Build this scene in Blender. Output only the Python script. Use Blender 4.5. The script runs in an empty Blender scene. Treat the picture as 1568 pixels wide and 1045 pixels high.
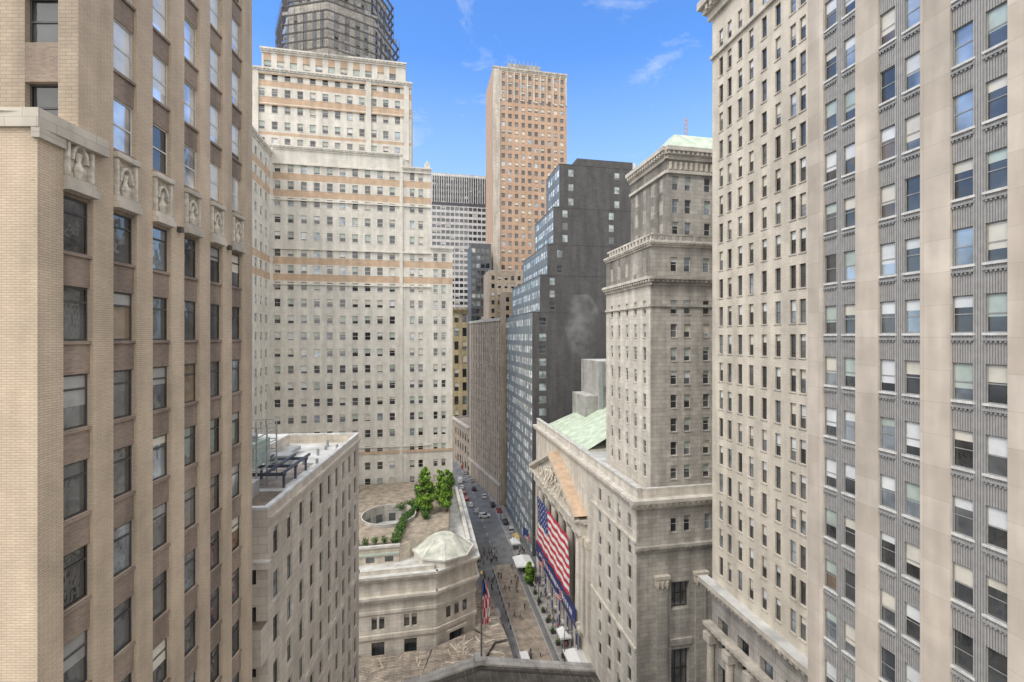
import bpy, math, random
from mathutils import Vector, noise
random.seed(7)
R=random.random
def U(a,b): return a+(b-a)*random.random()
sc=bpy.context.scene
# ------------------------------------------------------------------ materials
MATS={}
def newmat(name):
    m=bpy.data.materials.new(name); m.use_nodes=True
    nt=m.node_tree; bs=nt.nodes["Principled BSDF"]
    MATS[name]=m
    return m,nt,bs
def masonry(name,col,col2=None,mortar=None,bw=1.0,bh=0.5,ms=0.012,var=0.25,rough=0.85,stain=0.35,bump=0.3,off=0.5):
    m,nt,bs=newmat(name); N=nt.nodes; L=nt.links
    col2=col2 or tuple(c*(1-var*0.5) for c in col); mortar=mortar or tuple(c*0.6 for c in col)
    uv=N.new("ShaderNodeUVMap")
    br=N.new("ShaderNodeTexBrick"); L.new(uv.outputs[0],br.inputs["Vector"])
    br.inputs["Color1"].default_value=(*col,1); br.inputs["Color2"].default_value=(*col2,1); br.inputs["Mortar"].default_value=(*mortar,1)
    br.inputs["Scale"].default_value=1.0; br.inputs["Mortar Size"].default_value=ms; br.inputs["Mortar Smooth"].default_value=0.3
    br.inputs["Brick Width"].default_value=bw; br.inputs["Row Height"].default_value=bh; br.offset=off
    tc=N.new("ShaderNodeTexCoord")
    mp=N.new("ShaderNodeMapping"); mp.inputs["Scale"].default_value=(0.5,0.5,0.07); L.new(tc.outputs["Object"],mp.inputs[0])
    n1=N.new("ShaderNodeTexNoise"); n1.inputs["Scale"].default_value=1.2; n1.inputs["Detail"].default_value=6; L.new(mp.outputs[0],n1.inputs["Vector"])
    n2=N.new("ShaderNodeTexNoise"); n2.inputs["Scale"].default_value=0.6; n2.inputs["Detail"].default_value=8; L.new(tc.outputs["Object"],n2.inputs["Vector"])
    r1=N.new("ShaderNodeMapRange"); r1.inputs[1].default_value=0.35; r1.inputs[2].default_value=0.65; r1.inputs[3].default_value=1-stain; r1.inputs[4].default_value=1.08; L.new(n1.outputs[0],r1.inputs[0])
    r2=N.new("ShaderNodeMapRange"); r2.inputs[1].default_value=0.3; r2.inputs[2].default_value=0.7; r2.inputs[3].default_value=1-stain*0.6; r2.inputs[4].default_value=1.08; L.new(n2.outputs[0],r2.inputs[0])
    mm=N.new("ShaderNodeMath"); mm.operation='MULTIPLY'; L.new(r1.outputs[0],mm.inputs[0]); L.new(r2.outputs[0],mm.inputs[1])
    mx=N.new("ShaderNodeVectorMath"); mx.operation='SCALE'; L.new(br.outputs["Color"],mx.inputs[0]); L.new(mm.outputs[0],mx.inputs["Scale"])
    L.new(mx.outputs[0],bs.inputs["Base Color"])
    bs.inputs["Roughness"].default_value=rough
    bp=N.new("ShaderNodeBump"); bp.inputs["Strength"].default_value=bump; bp.inputs["Distance"].default_value=0.03; bp.invert=True
    L.new(br.outputs["Fac"],bp.inputs["Height"]); L.new(bp.outputs[0],bs.inputs["Normal"])
    return m
def plain(name,col,rough=0.7,metal=0.0,nscale=3.0,var=0.25,spec=0.5,coat=0.0):
    m,nt,bs=newmat(name); N=nt.nodes; L=nt.links
    tc=N.new("ShaderNodeTexCoord"); n=N.new("ShaderNodeTexNoise"); n.inputs["Scale"].default_value=nscale; n.inputs["Detail"].default_value=6
    L.new(tc.outputs["Object"],n.inputs["Vector"])
    cr=N.new("ShaderNodeMapRange"); cr.inputs[1].default_value=0.3; cr.inputs[2].default_value=0.7; cr.inputs[3].default_value=1-var; cr.inputs[4].default_value=1+var*0.4
    L.new(n.outputs[0],cr.inputs[0])
    mx=N.new("ShaderNodeVectorMath"); mx.operation='SCALE'; mx.inputs[0].default_value=col; L.new(cr.outputs[0],mx.inputs["Scale"]); L.new(mx.outputs[0],bs.inputs["Base Color"])
    bs.inputs["Roughness"].default_value=rough; bs.inputs["Metallic"].default_value=metal
    bs.inputs["Specular IOR Level"].default_value=spec; bs.inputs["Coat Weight"].default_value=coat
    return m
def glass(name,col,rough=0.04,spec=1.0,metal=0.0,wob=0.25):
    m,nt,bs=newmat(name); N=nt.nodes; L=nt.links
    tc=N.new("ShaderNodeTexCoord"); n=N.new("ShaderNodeTexNoise"); n.inputs["Scale"].default_value=0.35; n.inputs["Detail"].default_value=3
    L.new(tc.outputs["Object"],n.inputs["Vector"])
    cr=N.new("ShaderNodeMapRange"); cr.inputs[1].default_value=0.35; cr.inputs[2].default_value=0.65; cr.inputs[3].default_value=0.45; cr.inputs[4].default_value=1.7
    L.new(n.outputs[0],cr.inputs[0])
    mx=N.new("ShaderNodeVectorMath"); mx.operation='SCALE'; mx.inputs[0].default_value=col; L.new(cr.outputs[0],mx.inputs["Scale"]); L.new(mx.outputs[0],bs.inputs["Base Color"])
    n2=N.new("ShaderNodeTexNoise"); n2.inputs["Scale"].default_value=0.8; L.new(tc.outputs["Object"],n2.inputs["Vector"])
    bp=N.new("ShaderNodeBump"); bp.inputs["Strength"].default_value=wob; bp.inputs["Distance"].default_value=0.06; L.new(n2.outputs[0],bp.inputs["Height"]); L.new(bp.outputs[0],bs.inputs["Normal"])
    bs.inputs["Roughness"].default_value=rough; bs.inputs["Specular IOR Level"].default_value=spec; bs.inputs["Metallic"].default_value=metal; bs.inputs["IOR"].default_value=1.6
    return m
masonry("tan_brick",(0.64,0.52,0.39),(0.575,0.46,0.34),(0.47,0.365,0.265),0.36,0.10,0.014,stain=0.2,bump=0.5)
masonry("brown_brick",(0.37,0.275,0.205),(0.27,0.20,0.155),(0.33,0.28,0.24),0.24,0.08,0.012,stain=0.35)
masonry("cream_terracotta",(0.64,0.58,0.49),bw=1.2,bh=0.6,stain=0.25)
masonry("cream_stone",(0.65,0.59,0.51),bw=1.3,bh=0.62,ms=0.015,stain=0.25)
masonry("pale_stone",(0.69,0.66,0.60),(0.65,0.62,0.56),bw=1.5,bh=0.75,ms=0.012,stain=0.14)
masonry("band_tan",(0.58,0.43,0.31),(0.52,0.38,0.27),bw=0.8,bh=0.4,ms=.008,stain=0.14)
masonry("buff_stone",(0.64,0.57,0.48),bw=1.4,bh=0.7,ms=0.02,stain=0.22)
masonry("grey_and_shaded_stone",(0.53,0.495,0.445),(0.42,0.39,0.35),(0.30,0.28,0.25),1.5,0.7,0.03,stain=0.28)  # exchange front: shade painted in as a darker stone colour; plain grey stone elsewhere
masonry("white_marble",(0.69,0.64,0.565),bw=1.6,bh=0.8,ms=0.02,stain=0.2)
masonry("limestone_big",(0.635,0.56,0.475),(0.55,0.475,0.395),(0.47,0.41,0.34),2.4,1.85,0.015,stain=0.2,off=0.0)
masonry("ivory_brick",(0.69,0.625,0.525),(0.64,0.575,0.475),(0.46,0.41,0.34),0.6,0.2,0.012,stain=0.18)
masonry("granite_base",(0.50,0.47,0.43),bw=1.8,bh=0.9,ms=0.04,stain=0.3)
masonry("orange_brick",(0.57,0.395,0.28),(0.50,0.335,0.235),bw=0.8,bh=0.4,stain=0.12)
masonry("tan_far",(0.54,0.44,0.34),bw=1.2,bh=0.6,stain=0.2)
masonry("yellow_stone",(0.62,0.51,0.31),bw=1.2,bh=0.6,stain=0.25)
masonry("dark_brick",(0.115,0.11,0.108),(0.09,0.087,0.086),(0.07,0.07,0.07),0.8,0.3,0.015,stain=0.2)
masonry("concrete",(0.48,0.47,0.45),bw=3,bh=1.5,ms=0.02,stain=0.3)
masonry("brown_stone_near",(0.46,0.37,0.28),bw=0.5,bh=0.16,ms=0.012,stain=0.25)
masonry("spandrel_slate",(0.22,0.245,0.255),bw=1.5,bh=4,ms=0.03,stain=0.2,rough=0.5)
masonry("spandrel_dark",(0.12,0.125,0.14),bw=1.5,bh=4,ms=0.03,stain=0.2,rough=0.5)
masonry("white_panel",(0.72,0.71,0.71),bw=3,bh=3,ms=0.02,stain=0.12)
masonry("wood_plank",(0.50,0.43,0.36),(0.32,0.27,0.22),(0.14,0.12,0.10),3.2,0.45,0.05,stain=0.4)
masonry("roof_seam",(0.58,0.67,0.54),(0.55,0.64,0.51),(0.38,0.45,0.35),30,0.8,0.03,stain=0.2,rough=0.65)
masonry("roof_pale",(0.60,0.61,0.53),(0.56,0.575,0.50),(0.42,0.42,0.36),30,0.9,0.03,stain=0.28,rough=0.7)
masonry("roof_slate",(0.13,0.115,0.10),bw=0.9,bh=0.5,ms=0.02,stain=0.4)
masonry("paving",(0.38,0.365,0.345),bw=1.5,bh=1.5,ms=0.03,stain=0.3,off=0)
masonry("cobble_tan",(0.46,0.39,0.31),(0.39,0.32,0.25),(0.28,0.24,0.2),0.5,0.3,0.03,stain=0.35)
def ribbed():
    m,nt,bs=newmat("ribbed_metal"); N=nt.nodes; L=nt.links
    uv=N.new("ShaderNodeUVMap"); w=N.new("ShaderNodeTexWave"); w.wave_type='BANDS'; w.bands_direction='X'; w.inputs["Scale"].default_value=2.6; w.inputs["Distortion"].default_value=0.3
    L.new(uv.outputs[0],w.inputs["Vector"])
    n=N.new("ShaderNodeTexNoise"); n.inputs["Scale"].default_value=2.5; n.inputs["Detail"].default_value=5; L.new(uv.outputs[0],n.inputs["Vector"])
    a=N.new("ShaderNodeMix"); a.data_type='RGBA'; a.inputs[6].default_value=(0.22,0.215,0.21,1); a.inputs[7].default_value=(0.42,0.405,0.385,1)
    ad=N.new("ShaderNodeMath"); ad.operation='MULTIPLY_ADD'; L.new(w.outputs["Fac"],ad.inputs[0]); ad.inputs[1].default_value=0.5; L.new(n.outputs[0],ad.inputs[2])
    sb=N.new("ShaderNodeMath"); sb.operation='SUBTRACT'; L.new(ad.outputs[0],sb.inputs[0]); sb.inputs[1].default_value=0.25; sb.use_clamp=True
    L.new(sb.outputs[0],a.inputs[0]); L.new(a.outputs[2],bs.inputs["Base Color"])
    bs.inputs["Roughness"].default_value=0.55
    bp=N.new("ShaderNodeBump"); bp.inputs["Strength"].default_value=0.7; bp.inputs["Distance"].default_value=0.05; L.new(w.outputs["Fac"],bp.inputs["Height"]); L.new(bp.outputs[0],bs.inputs["Normal"])
ribbed()
plain("asphalt",(0.22,0.22,0.225),0.9,nscale=0.3,var=0.35)
plain("asphalt_ground",(0.17,0.17,0.17),0.9,nscale=0.2,var=0.3)
plain("kerb",(0.45,0.44,0.42),0.85)
plain("paint_white",(0.8,0.8,0.79),0.6,var=.1)
plain("frame_dark",(0.075,0.072,0.07),0.5)
plain("frame_white",(0.68,0.67,0.64),0.5)
plain("frame_grey",(0.34,0.34,0.335),0.5)
plain("blind_cream",(0.70,0.66,0.57),0.25,nscale=0.8,var=0.2,coat=0.6)
plain("blind_and_reflection_white",(0.74,0.75,0.75),0.2,nscale=0.8,var=0.2,coat=0.8)  # window blinds; also the painted bright reflections in the near tower's upper panes
plain("blind_grey",(0.36,0.36,0.35),0.25,nscale=0.8,var=0.3,coat=0.8)
plain("blind_green",(0.46,0.53,0.48),0.2,nscale=0.8,var=0.25,coat=0.8)
plain("roof_gravel",(0.36,0.31,0.27),0.95,nscale=1.0,var=0.4)
plain("roof_white",(0.58,0.58,0.56),0.8,nscale=0.4,var=0.35)
plain("roof_brown",(0.21,0.165,0.13),0.9,nscale=0.5,var=0.5)
plain("roof_dark",(0.06,0.055,0.05),0.9,nscale=0.5,var=0.4)
plain("coping",(0.62,0.61,0.58),0.7,nscale=0.8,var=0.3)
plain("steel_blue",(0.10,0.12,0.16),0.5,metal=0.4)
plain("steel_grey",(0.38,0.40,0.40),0.5,metal=0.3)
plain("netting",(0.36,0.35,0.35),0.9,nscale=1.5,var=0.4)
plain("scaffold_pole",(0.15,0.135,0.13),0.6)
plain("bronze",(0.09,0.08,0.07),0.4,metal=0.5)
plain("flag_red",(0.55,0.04,0.07),0.8,nscale=0.6)
plain("flag_white",(0.78,0.76,0.75),0.8,nscale=0.6)
plain("flag_blue",(0.04,0.06,0.22),0.8,nscale=0.6)
plain("ad_panel",(0.035,0.05,0.20),0.5)
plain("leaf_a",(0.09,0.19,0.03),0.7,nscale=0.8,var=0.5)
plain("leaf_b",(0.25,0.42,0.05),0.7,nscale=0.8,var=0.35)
plain("leaf_dark",(0.06,0.12,0.035),0.75,nscale=0.8,var=0.5)
plain("bark",(0.09,0.065,0.045),0.9)
plain("stone_ornament",(0.66,0.60,0.51),0.85,nscale=4,var=0.35)
plain("patina",(0.44,0.52,0.46),0.7)
plain("tyre",(0.02,0.02,0.02),0.8)
plain("lamp_red",(0.4,0.02,0.02),0.3)
plain("lamp_white",(0.8,0.8,0.75),0.2)
for nm,c in dict(car_white=(0.8,0.8,0.8),car_red=(0.5,0.03,0.03),car_black=(0.03,0.03,0.035),car_silver=(0.45,0.46,0.47),car_yellow=(0.65,0.45,0.12)).items(): plain(nm,c,0.25,coat=0.8,var=0.05)
glass("glass_a",(0.022,0.025,0.03)); glass("glass_b",(0.05,0.055,0.06)); glass("glass_c",(0.11,0.115,0.12))
glass("glass_refl",(0.30,0.34,0.38),0.04,1.0,0.45,0.7)
glass("glass_warm",(0.16,0.12,0.085),0.06,1.0,0.1,0.5)
glass("glass_sky",(0.66,0.70,0.70),0.3,0.7,0.0,0.4); glass("glass_teal",(0.30,0.35,0.36),0.2,0.8,0.0,0.4)
glass("glass_near",(0.055,0.057,0.06),0.03,1.0,0.0,0.5)
glass("glass_mirror",(0.70,0.71,0.72),0.08,1.0,0.5,0.5)
# ------------------------------------------------------------------ mesh builder
class Bld:
    def __init__(s,name): s.name=name; s.parts={}
    def part(s,p):
        if p not in s.parts: s.parts[p]=([],[],[],[])
        return s.parts[p]
    def poly(s,p,mat,pts):
        V,Fc,M,names=s.part(p)
        if mat not in names: names.append(mat)
        i=len(V); V.extend(pts); Fc.append(tuple(range(i,i+len(pts)))); M.append(names.index(mat))
    def fq(s,F,p,mat,u0,u1,z0,z1,n=0.0):
        if u1-u0<1e-4 or z1-z0<1e-4: return
        s.poly(p,mat,[F.p(u0,n,z0),F.p(u1,n,z0),F.p(u1,n,z1),F.p(u0,n,z1)])
    def box(s,F,p,mat,u0,u1,n0,n1,z0,z1,top=None):
        P=F.p
        a=[P(u0,n0,z0),P(u1,n0,z0),P(u1,n1,z0),P(u0,n1,z0)]; b=[P(u0,n0,z1),P(u1,n0,z1),P(u1,n1,z1),P(u0,n1,z1)]
        for i in range(4):
            j=(i+1)%4; s.poly(p,mat,[a[i],a[j],b[j],b[i]])
        s.poly(p,top or mat,b); s.poly(p,mat,a[::-1])
    def cyl(s,F,p,mat,u,n,z0,z1,r0,r1=None,k=12,cap=True):
        r1=r0 if r1 is None else r1
        A=[F.p(u+r0*math.cos(t*2*math.pi/k),n+r0*math.sin(t*2*math.pi/k),z0) for t in range(k)]
        Bq=[F.p(u+r1*math.cos(t*2*math.pi/k),n+r1*math.sin(t*2*math.pi/k),z1) for t in range(k)]
        for i in range(k):
            j=(i+1)%k; s.poly(p,mat,[A[i],A[j],Bq[j],Bq[i]])
        if cap: s.poly(p,mat,Bq)
    def prism(s,p,mat,pts,z0,z1,top=None):
        k=len(pts)
        for i in range(k):
            j=(i+1)%k; s.poly(p,mat,[(*pts[i],z0),(*pts[j],z0),(*pts[j],z1),(*pts[i],z1)])
        s.poly(p,top or mat,[(*q,z1) for q in pts])
    def finish(s,loc=None):
        e=bpy.data.objects.new(s.name,None); sc.collection.objects.link(e)
        e.empty_display_size=1
        for p,(V,Fc,M,names) in s.parts.items():
            me=bpy.data.meshes.new(p); me.from_pydata(V,[],Fc)
            for n in names: me.materials.append(MATS[n])
            me.polygons.foreach_set("material_index",M)
            me.update()
            uvl=me.uv_layers.new(name="UVMap").data
            for pl in me.polygons:
                n=pl.normal
                if abs(n.z)>0.6:
                    for li in pl.loop_indices:
                        v=V[me.loops[li].vertex_index]; uvl[li].uv=(v[0]*0.98+v[1]*0.2,-0.2*v[0]+v[1]*0.98)
                else:
                    l=math.hypot(n.x,n.y) or 1; tx,ty=-n.y/l,n.x/l
                    for li in pl.loop_indices:
                        v=V[me.loops[li].vertex_index]; uvl[li].uv=(v[0]*tx+v[1]*ty,v[2])
            o=bpy.data.objects.new(p,me); sc.collection.objects.link(o); o.parent=e
        return e
class Fr:
    def __init__(s,ox,oy,ux,uy,nx,ny): s.o=(ox,oy); s.u=(ux,uy); s.n=(nx,ny)
    def p(s,u,n,z): return (s.o[0]+u*s.u[0]+n*s.n[0], s.o[1]+u*s.u[1]+n*s.n[1], z)
D=(-0.1961,0.9806); E=(0.9806,0.1961)
def front(ox,oy): return Fr(ox,oy,E[0],E[1],-D[0],-D[1])
def west(ox,oy): return Fr(ox,oy,D[0],D[1],-E[0],-E[1])
def east(ox,oy): return Fr(ox,oy,D[0],D[1],E[0],E[1])
GL=[("glass_a",.35),("glass_b",.3),("glass_c",.2),("glass_refl",.15)]
def pick(w):
    t=R()*sum(x[1] for x in w)
    for a,b in w:
        t-=b
        if t<=0: return a
    return w[-1][0]
def facade(b,F,u0,u1,z0,z1,cols,rows,wall,span=None,rec=0.28,pier=0.0,frame="frame_white",fw=0.07,glassw=GL,
           blinds=(("blind_cream",.5),("blind_and_reflection_white",.3),("blind_grey",.2)),pb=0.7,bl=(0.15,0.6),sill=None,bands=(),rail=True,fine=True,mull=0,spanfn=None,ac=0.0,railf=.5):
    span=span or wall
    cols=sorted(cols); rows=sorted(rows)
    def strip(a,c,n,m):
        zs=z0
        for (ba,bb,bm) in bands:
            if ba>zs: b.fq(F,"walls",m,a,c,zs,ba,n)
            b.fq(F,"walls",bm,a,c,max(ba,zs),bb,n); zs=bb
        b.fq(F,"walls",m,a,c,zs,z1,n)
    def spanq(a,c,za,zb,m):
        zs=za
        for (ba,bb,bm) in bands:
            lo,hi=max(ba,za),min(bb,zb)
            if hi<=lo: continue
            b.fq(F,"walls",m,a,c,zs,lo,0); b.fq(F,"walls",bm,a,c,lo,hi,0); zs=hi
        b.fq(F,"walls",m,a,c,zs,zb,0)
    prev=u0
    for (a,c) in cols+[(u1,u1)]:
        strip(prev,a,pier,wall)
        if pier>0:
            for q in ((prev,) if prev>u0 else ())+((a,) if a<u1 else ()):
                b.poly("walls",wall,[F.p(q,0,z0),F.p(q,pier,z0),F.p(q,pier,z1),F.p(q,0,z1)])
        if a>=u1: break
        prev=c
        zp=z0
        for (ra,rb) in rows+[(z1,z1)]:
            spanq(a,c,zp,ra,spanfn(zp,ra) if spanfn else span)
            if ra>=z1: break
            zp=rb
            P=F.p
            rm=wall
            b.poly("walls",rm,[P(a,0,ra),P(a,-rec,ra),P(a,-rec,rb),P(a,0,rb)])
            b.poly("walls",rm,[P(c,0,ra),P(c,-rec,ra),P(c,-rec,rb),P(c,0,rb)])
            b.poly("walls",rm,[P(a,0,rb),P(a,-rec,rb),P(c,-rec,rb),P(c,0,rb)])
            b.poly("walls",rm,[P(a,0,ra),P(a,-rec,ra),P(c,-rec,ra),P(c,0,ra)])
            gm=pick(glassw)
            h=rb-ra
            if R()<pb:
                k=rb-h*U(*bl); bm=pick(blinds)
                b.fq(F,"windows",bm,a,c,k,rb,-rec); b.fq(F,"windows",gm,a,c,ra,k,-rec)
            else: b.fq(F,"windows",gm,a,c,ra,rb,-rec)
            if fine:
                n=-rec+0.04
                b.fq(F,"window_frames",frame,a,a+fw,ra,rb,n); b.fq(F,"window_frames",frame,c-fw,c,ra,rb,n)
                b.fq(F,"window_frames",frame,a+fw,c-fw,rb-fw,rb,n); b.fq(F,"window_frames",frame,a+fw,c-fw,ra,ra+fw,n)
                if rail:
                    zz=ra+(rb-ra)*railf
                    b.fq(F,"window_frames",frame,a+fw,c-fw,zz-fw*.5,zz+fw*.5,n)
                for q in range(mull):
                    uu=a+(c-a)*(q+1)/(mull+1); b.fq(F,"window_frames",frame,uu-fw/2,uu+fw/2,ra+fw,rb-fw,n+0.003)
            if sill: b.box(F,"sills",sill,a-0.1,c+0.1,-0.02,0.1,ra-0.14,ra-0.004)
            if ac and R()<ac:
                m=(a+c)/2; b.box(F,"air_conditioners","steel_grey",m-.33,m+.33,-rec+.05,0.3,ra+.01,ra+.45)
def body(b,F,u0,u1,dep,z0,z1,wall,roof="roof_gravel",par=1.0,sides=(1,1,1),parm=None,inset=0.003):
    P=F.p
    if sides[0]: b.poly("walls",wall,[P(u0,0,z0),P(u0,-dep,z0),P(u0,-dep,z1),P(u0,0,z1)])
    if sides[1]: b.poly("walls",wall,[P(u1,0,z0),P(u1,-dep,z0),P(u1,-dep,z1),P(u1,0,z1)])
    if sides[2]: b.poly("walls",wall,[P(u0,-dep,z0),P(u1,-dep,z0),P(u1,-dep,z1),P(u0,-dep,z1)])
    zr=z1-par
    b.poly("roof",roof,[P(u0,0,zr),P(u1,0,zr),P(u1,-dep,zr),P(u0,-dep,zr)])
    if par>0:
        t=0.4; m=parm or "coping"
        b.box(F,"parapet",m,u0-.05,u1+.05,-t,0.06,z1-.003,z1+.22); b.box(F,"parapet",m,u0-.05,u1+.05,-dep-.05,-dep+t,z1-.003,z1+.22)
        b.box(F,"parapet",m,u0-.05,u0+t,-dep+t,-t,z1-.003,z1+.22); b.box(F,"parapet",m,u1-t,u1+.05,-dep+t,-t,z1-.003,z1+.22)
        b.poly("parapet",wall,[P(u0,-t,zr),P(u1,-t,zr),P(u1,-t,z1),P(u0,-t,z1)])
        b.poly("parapet",wall,[P(u0,-dep+t,zr),P(u1,-dep+t,zr),P(u1,-dep+t,z1),P(u0,-dep+t,z1)])
        b.poly("parapet",wall,[P(u0+t,0,zr),P(u0+t,-dep,zr),P(u0+t,-dep,z1),P(u0+t,0,z1)])
        b.poly("parapet",wall,[P(u1-t,0,zr),P(u1-t,-dep,zr),P(u1-t,-dep,z1),P(u1-t,0,z1)])
def cornice(b,F,u0,u1,z,h,proj,mat,dent=0,ret=0.0,n0=0.002,top=None):
    b.box(F,"cornices",mat,u0-proj*ret,u1+proj*ret,n0,proj,z-h*.35,z,top=top)
    b.box(F,"cornices",mat,u0-proj*.6*ret,u1+proj*.6*ret,n0,proj*.62,z-h*.65,z-h*.353)
    b.box(F,"cornices",mat,u0-proj*.3*ret,u1+proj*.3*ret,n0,proj*.3,z-h,z-h*.653)
    if dent:
        u=u0+dent*.3
        while u<u1-dent*.5:
            b.box(F,"cornices",mat,u,u+dent*.5,proj*.625,proj*.85,z-h*.62,z-h*.355); u+=dent
def colgrid(s,e,pitch,w): 
    out=[]; x=s
    while x+w<=e+1e-6: out.append((x,x+w)); x+=pitch
    return out
G=-70.0
# ================================================================== LEFT NEAR TOWER
def left_tower():
    b=Bld("tan_brick_office_tower")
    k=-0.0814; l=math.hypot(k,1); ud=(k/l,1/l)
    F=Fr(-16.8,0,ud[0],ud[1],ud[1],-ud[0])
    s=l; PR=.14
    cols=[((18.5+2.57*i)*s,(18.5+2.57*i+1.45)*s) for i in range(6)]
    low=[(3.55-3.7*i,5.85-3.7*i) for i in range(20)]; low=[r for r in low if r[0]>G+2]
    facade(b,F,17.4*s,34.2*s,G,6.0,cols,low,"tan_brick","brown_brick",rec=0.14,pier=PR,frame="frame_dark",fw=0.09,railf=.72,
           glassw=[("glass_near",.42),("glass_b",.2),("glass_c",.15),("glass_refl",.13),("glass_warm",.1)],pb=0.3,bl=(.2,.6),blinds=(("blind_grey",.7),("blind_green",.15),("blind_cream",.15)),sill="brown_brick")
    for i,(a,c) in enumerate(cols):
        b.fq(F,"ornament","stone_ornament",a,c,6.0,8.6,0.02)
        b.box(F,"ornament","cream_terracotta",a-.003,c+.003,0.02,.42,6.02,6.32); b.box(F,"ornament","cream_terracotta",a,c,0.02,.30,6.33,6.62)
        b.box(F,"ornament","cream_terracotta",a,c,0.02,.36,8.35,8.6)
        m=(a+c)/2
        for q in (a+.08,c-.2): b.box(F,"ornament","stone_ornament",q,q+.12,0.02,.26,6.65,8.33)
        for t in range(6):
            th=t*math.pi/6; th2=(t+1)*math.pi/6
            r=.42
            p0=(m+r*math.cos(th),7.35+.75*math.sin(th)); p1=(m+r*math.cos(th2),7.35+.75*math.sin(th2))
            q0=(m+(r-.1)*math.cos(th),7.35+.62*math.sin(th)); q1=(m+(r-.1)*math.cos(th2),7.35+.62*math.sin(th2))
            b.poly("ornament","stone_ornament",[F.p(p0[0],.24,p0[1]),F.p(p1[0],.24,p1[1]),F.p(q1[0],.24,q1[1]),F.p(q0[0],.24,q0[1])])
            b.poly("ornament","stone_ornament",[F.p(q0[0],.24,q0[1]),F.p(q1[0],.24,q1[1]),F.p(q1[0],.03,q1[1]),F.p(q0[0],.03,q0[1])])
            b.poly("ornament","stone_ornament",[F.p(p0[0],.24,p0[1]),F.p(p1[0],.24,p1[1]),F.p(p1[0],.03,p1[1]),F.p(p0[0],.03,p0[1])])
        b.cyl(F,"ornament","stone_ornament",m,.12,6.64,7.0,.10,.22,8); b.cyl(F,"ornament","stone_ornament",m,.12,7.0,7.35,.22,.08,8); b.cyl(F,"ornament","stone_ornament",m,.12,7.35,7.7,.08,.14,8)
    us=[17.4*s]+[x for c in cols for x in c]+[34.2*s]
    for i in range(0,len(us),2):
        b.box(F,"walls","tan_brick",us[i],us[i+1],-.1,PR,6.0,8.6)
    for (a,c) in cols: b.fq(F,"walls","brown_brick",a,c,6.0,8.6,0)
    for i in (2,4):
        m=(cols[i][1]+cols[i+1][0])/2; b.box(F,"floodlights","frame_dark",m-.12,m+.12,PR+.002,PR+.25,5.9,6.2)
    up=[(8.8+3.7*i,11.25+3.7*i) for i in range(6)]
    facade(b,F,19.2*s,34.2*s,8.6,30,[c for c in cols if c[0]>20],up,"tan_brick","brown_brick",rec=0.14,pier=PR,frame="frame_white",fw=0.08,
           glassw=[("glass_mirror",.7),("glass_near",.3)],pb=0.8,bl=(.7,1.0),blinds=(("blind_and_reflection_white",1),),sill="brown_brick")  # white sheets in these upper panes are bright reflections painted as colour
    P=F.p
    b.poly("walls","brown_brick",[P(34.2*s,PR,G),P(34.2*s,-25,G),P(34.2*s,-25,30),P(34.2*s,PR,30)])
    b.poly("roof","roof_gravel",[P(19.2*s,PR,30),P(34.2*s,PR,30),P(34.2*s,-25,30),P(19.2*s,-25,30)])
    Ff=Fr(*F.p(17.4*s,PR,0)[:2],1,0,0,-1)
    facade(b,Ff,-22,0,G,8.0,[(-6.8+-4*i,-5.3-4*i) for i in range(4)],low,"tan_brick","brown_brick",rec=.25)
    b.box(Ff,"cornices","cream_terracotta",-22,.15,-3.0,.12,8.0,8.35); b.box(Ff,"cornices","cream_terracotta",-22,.08,-3.0,.05,8.352,8.75)
    b.box(F,"cornices","cream_terracotta",17.3*s,18.45*s,.0,.30,7.6,8.0)
    Fu=Fr(*F.p(19.2*s,PR,0)[:2],1,0,0,-1)
    facade(b,Fu,-22,0,8.4,30,[(-2.25-3.2*i,-.85-3.2*i) for i in range(6)],[(8.75+3.65*i,10.75+3.65*i) for i in range(6)],"brown_stone_near","brown_brick",rec=.25,frame="frame_dark",fw=.09,pb=.1,glassw=[("glass_near",1)])
    b.poly("roof","coping",[P(17.4*s,.1,8.6),P(19.3*s,.1,8.6),P(19.3*s,-22,8.6),P(17.4*s,-22,8.6)])
    b.finish()
left_tower()
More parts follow.
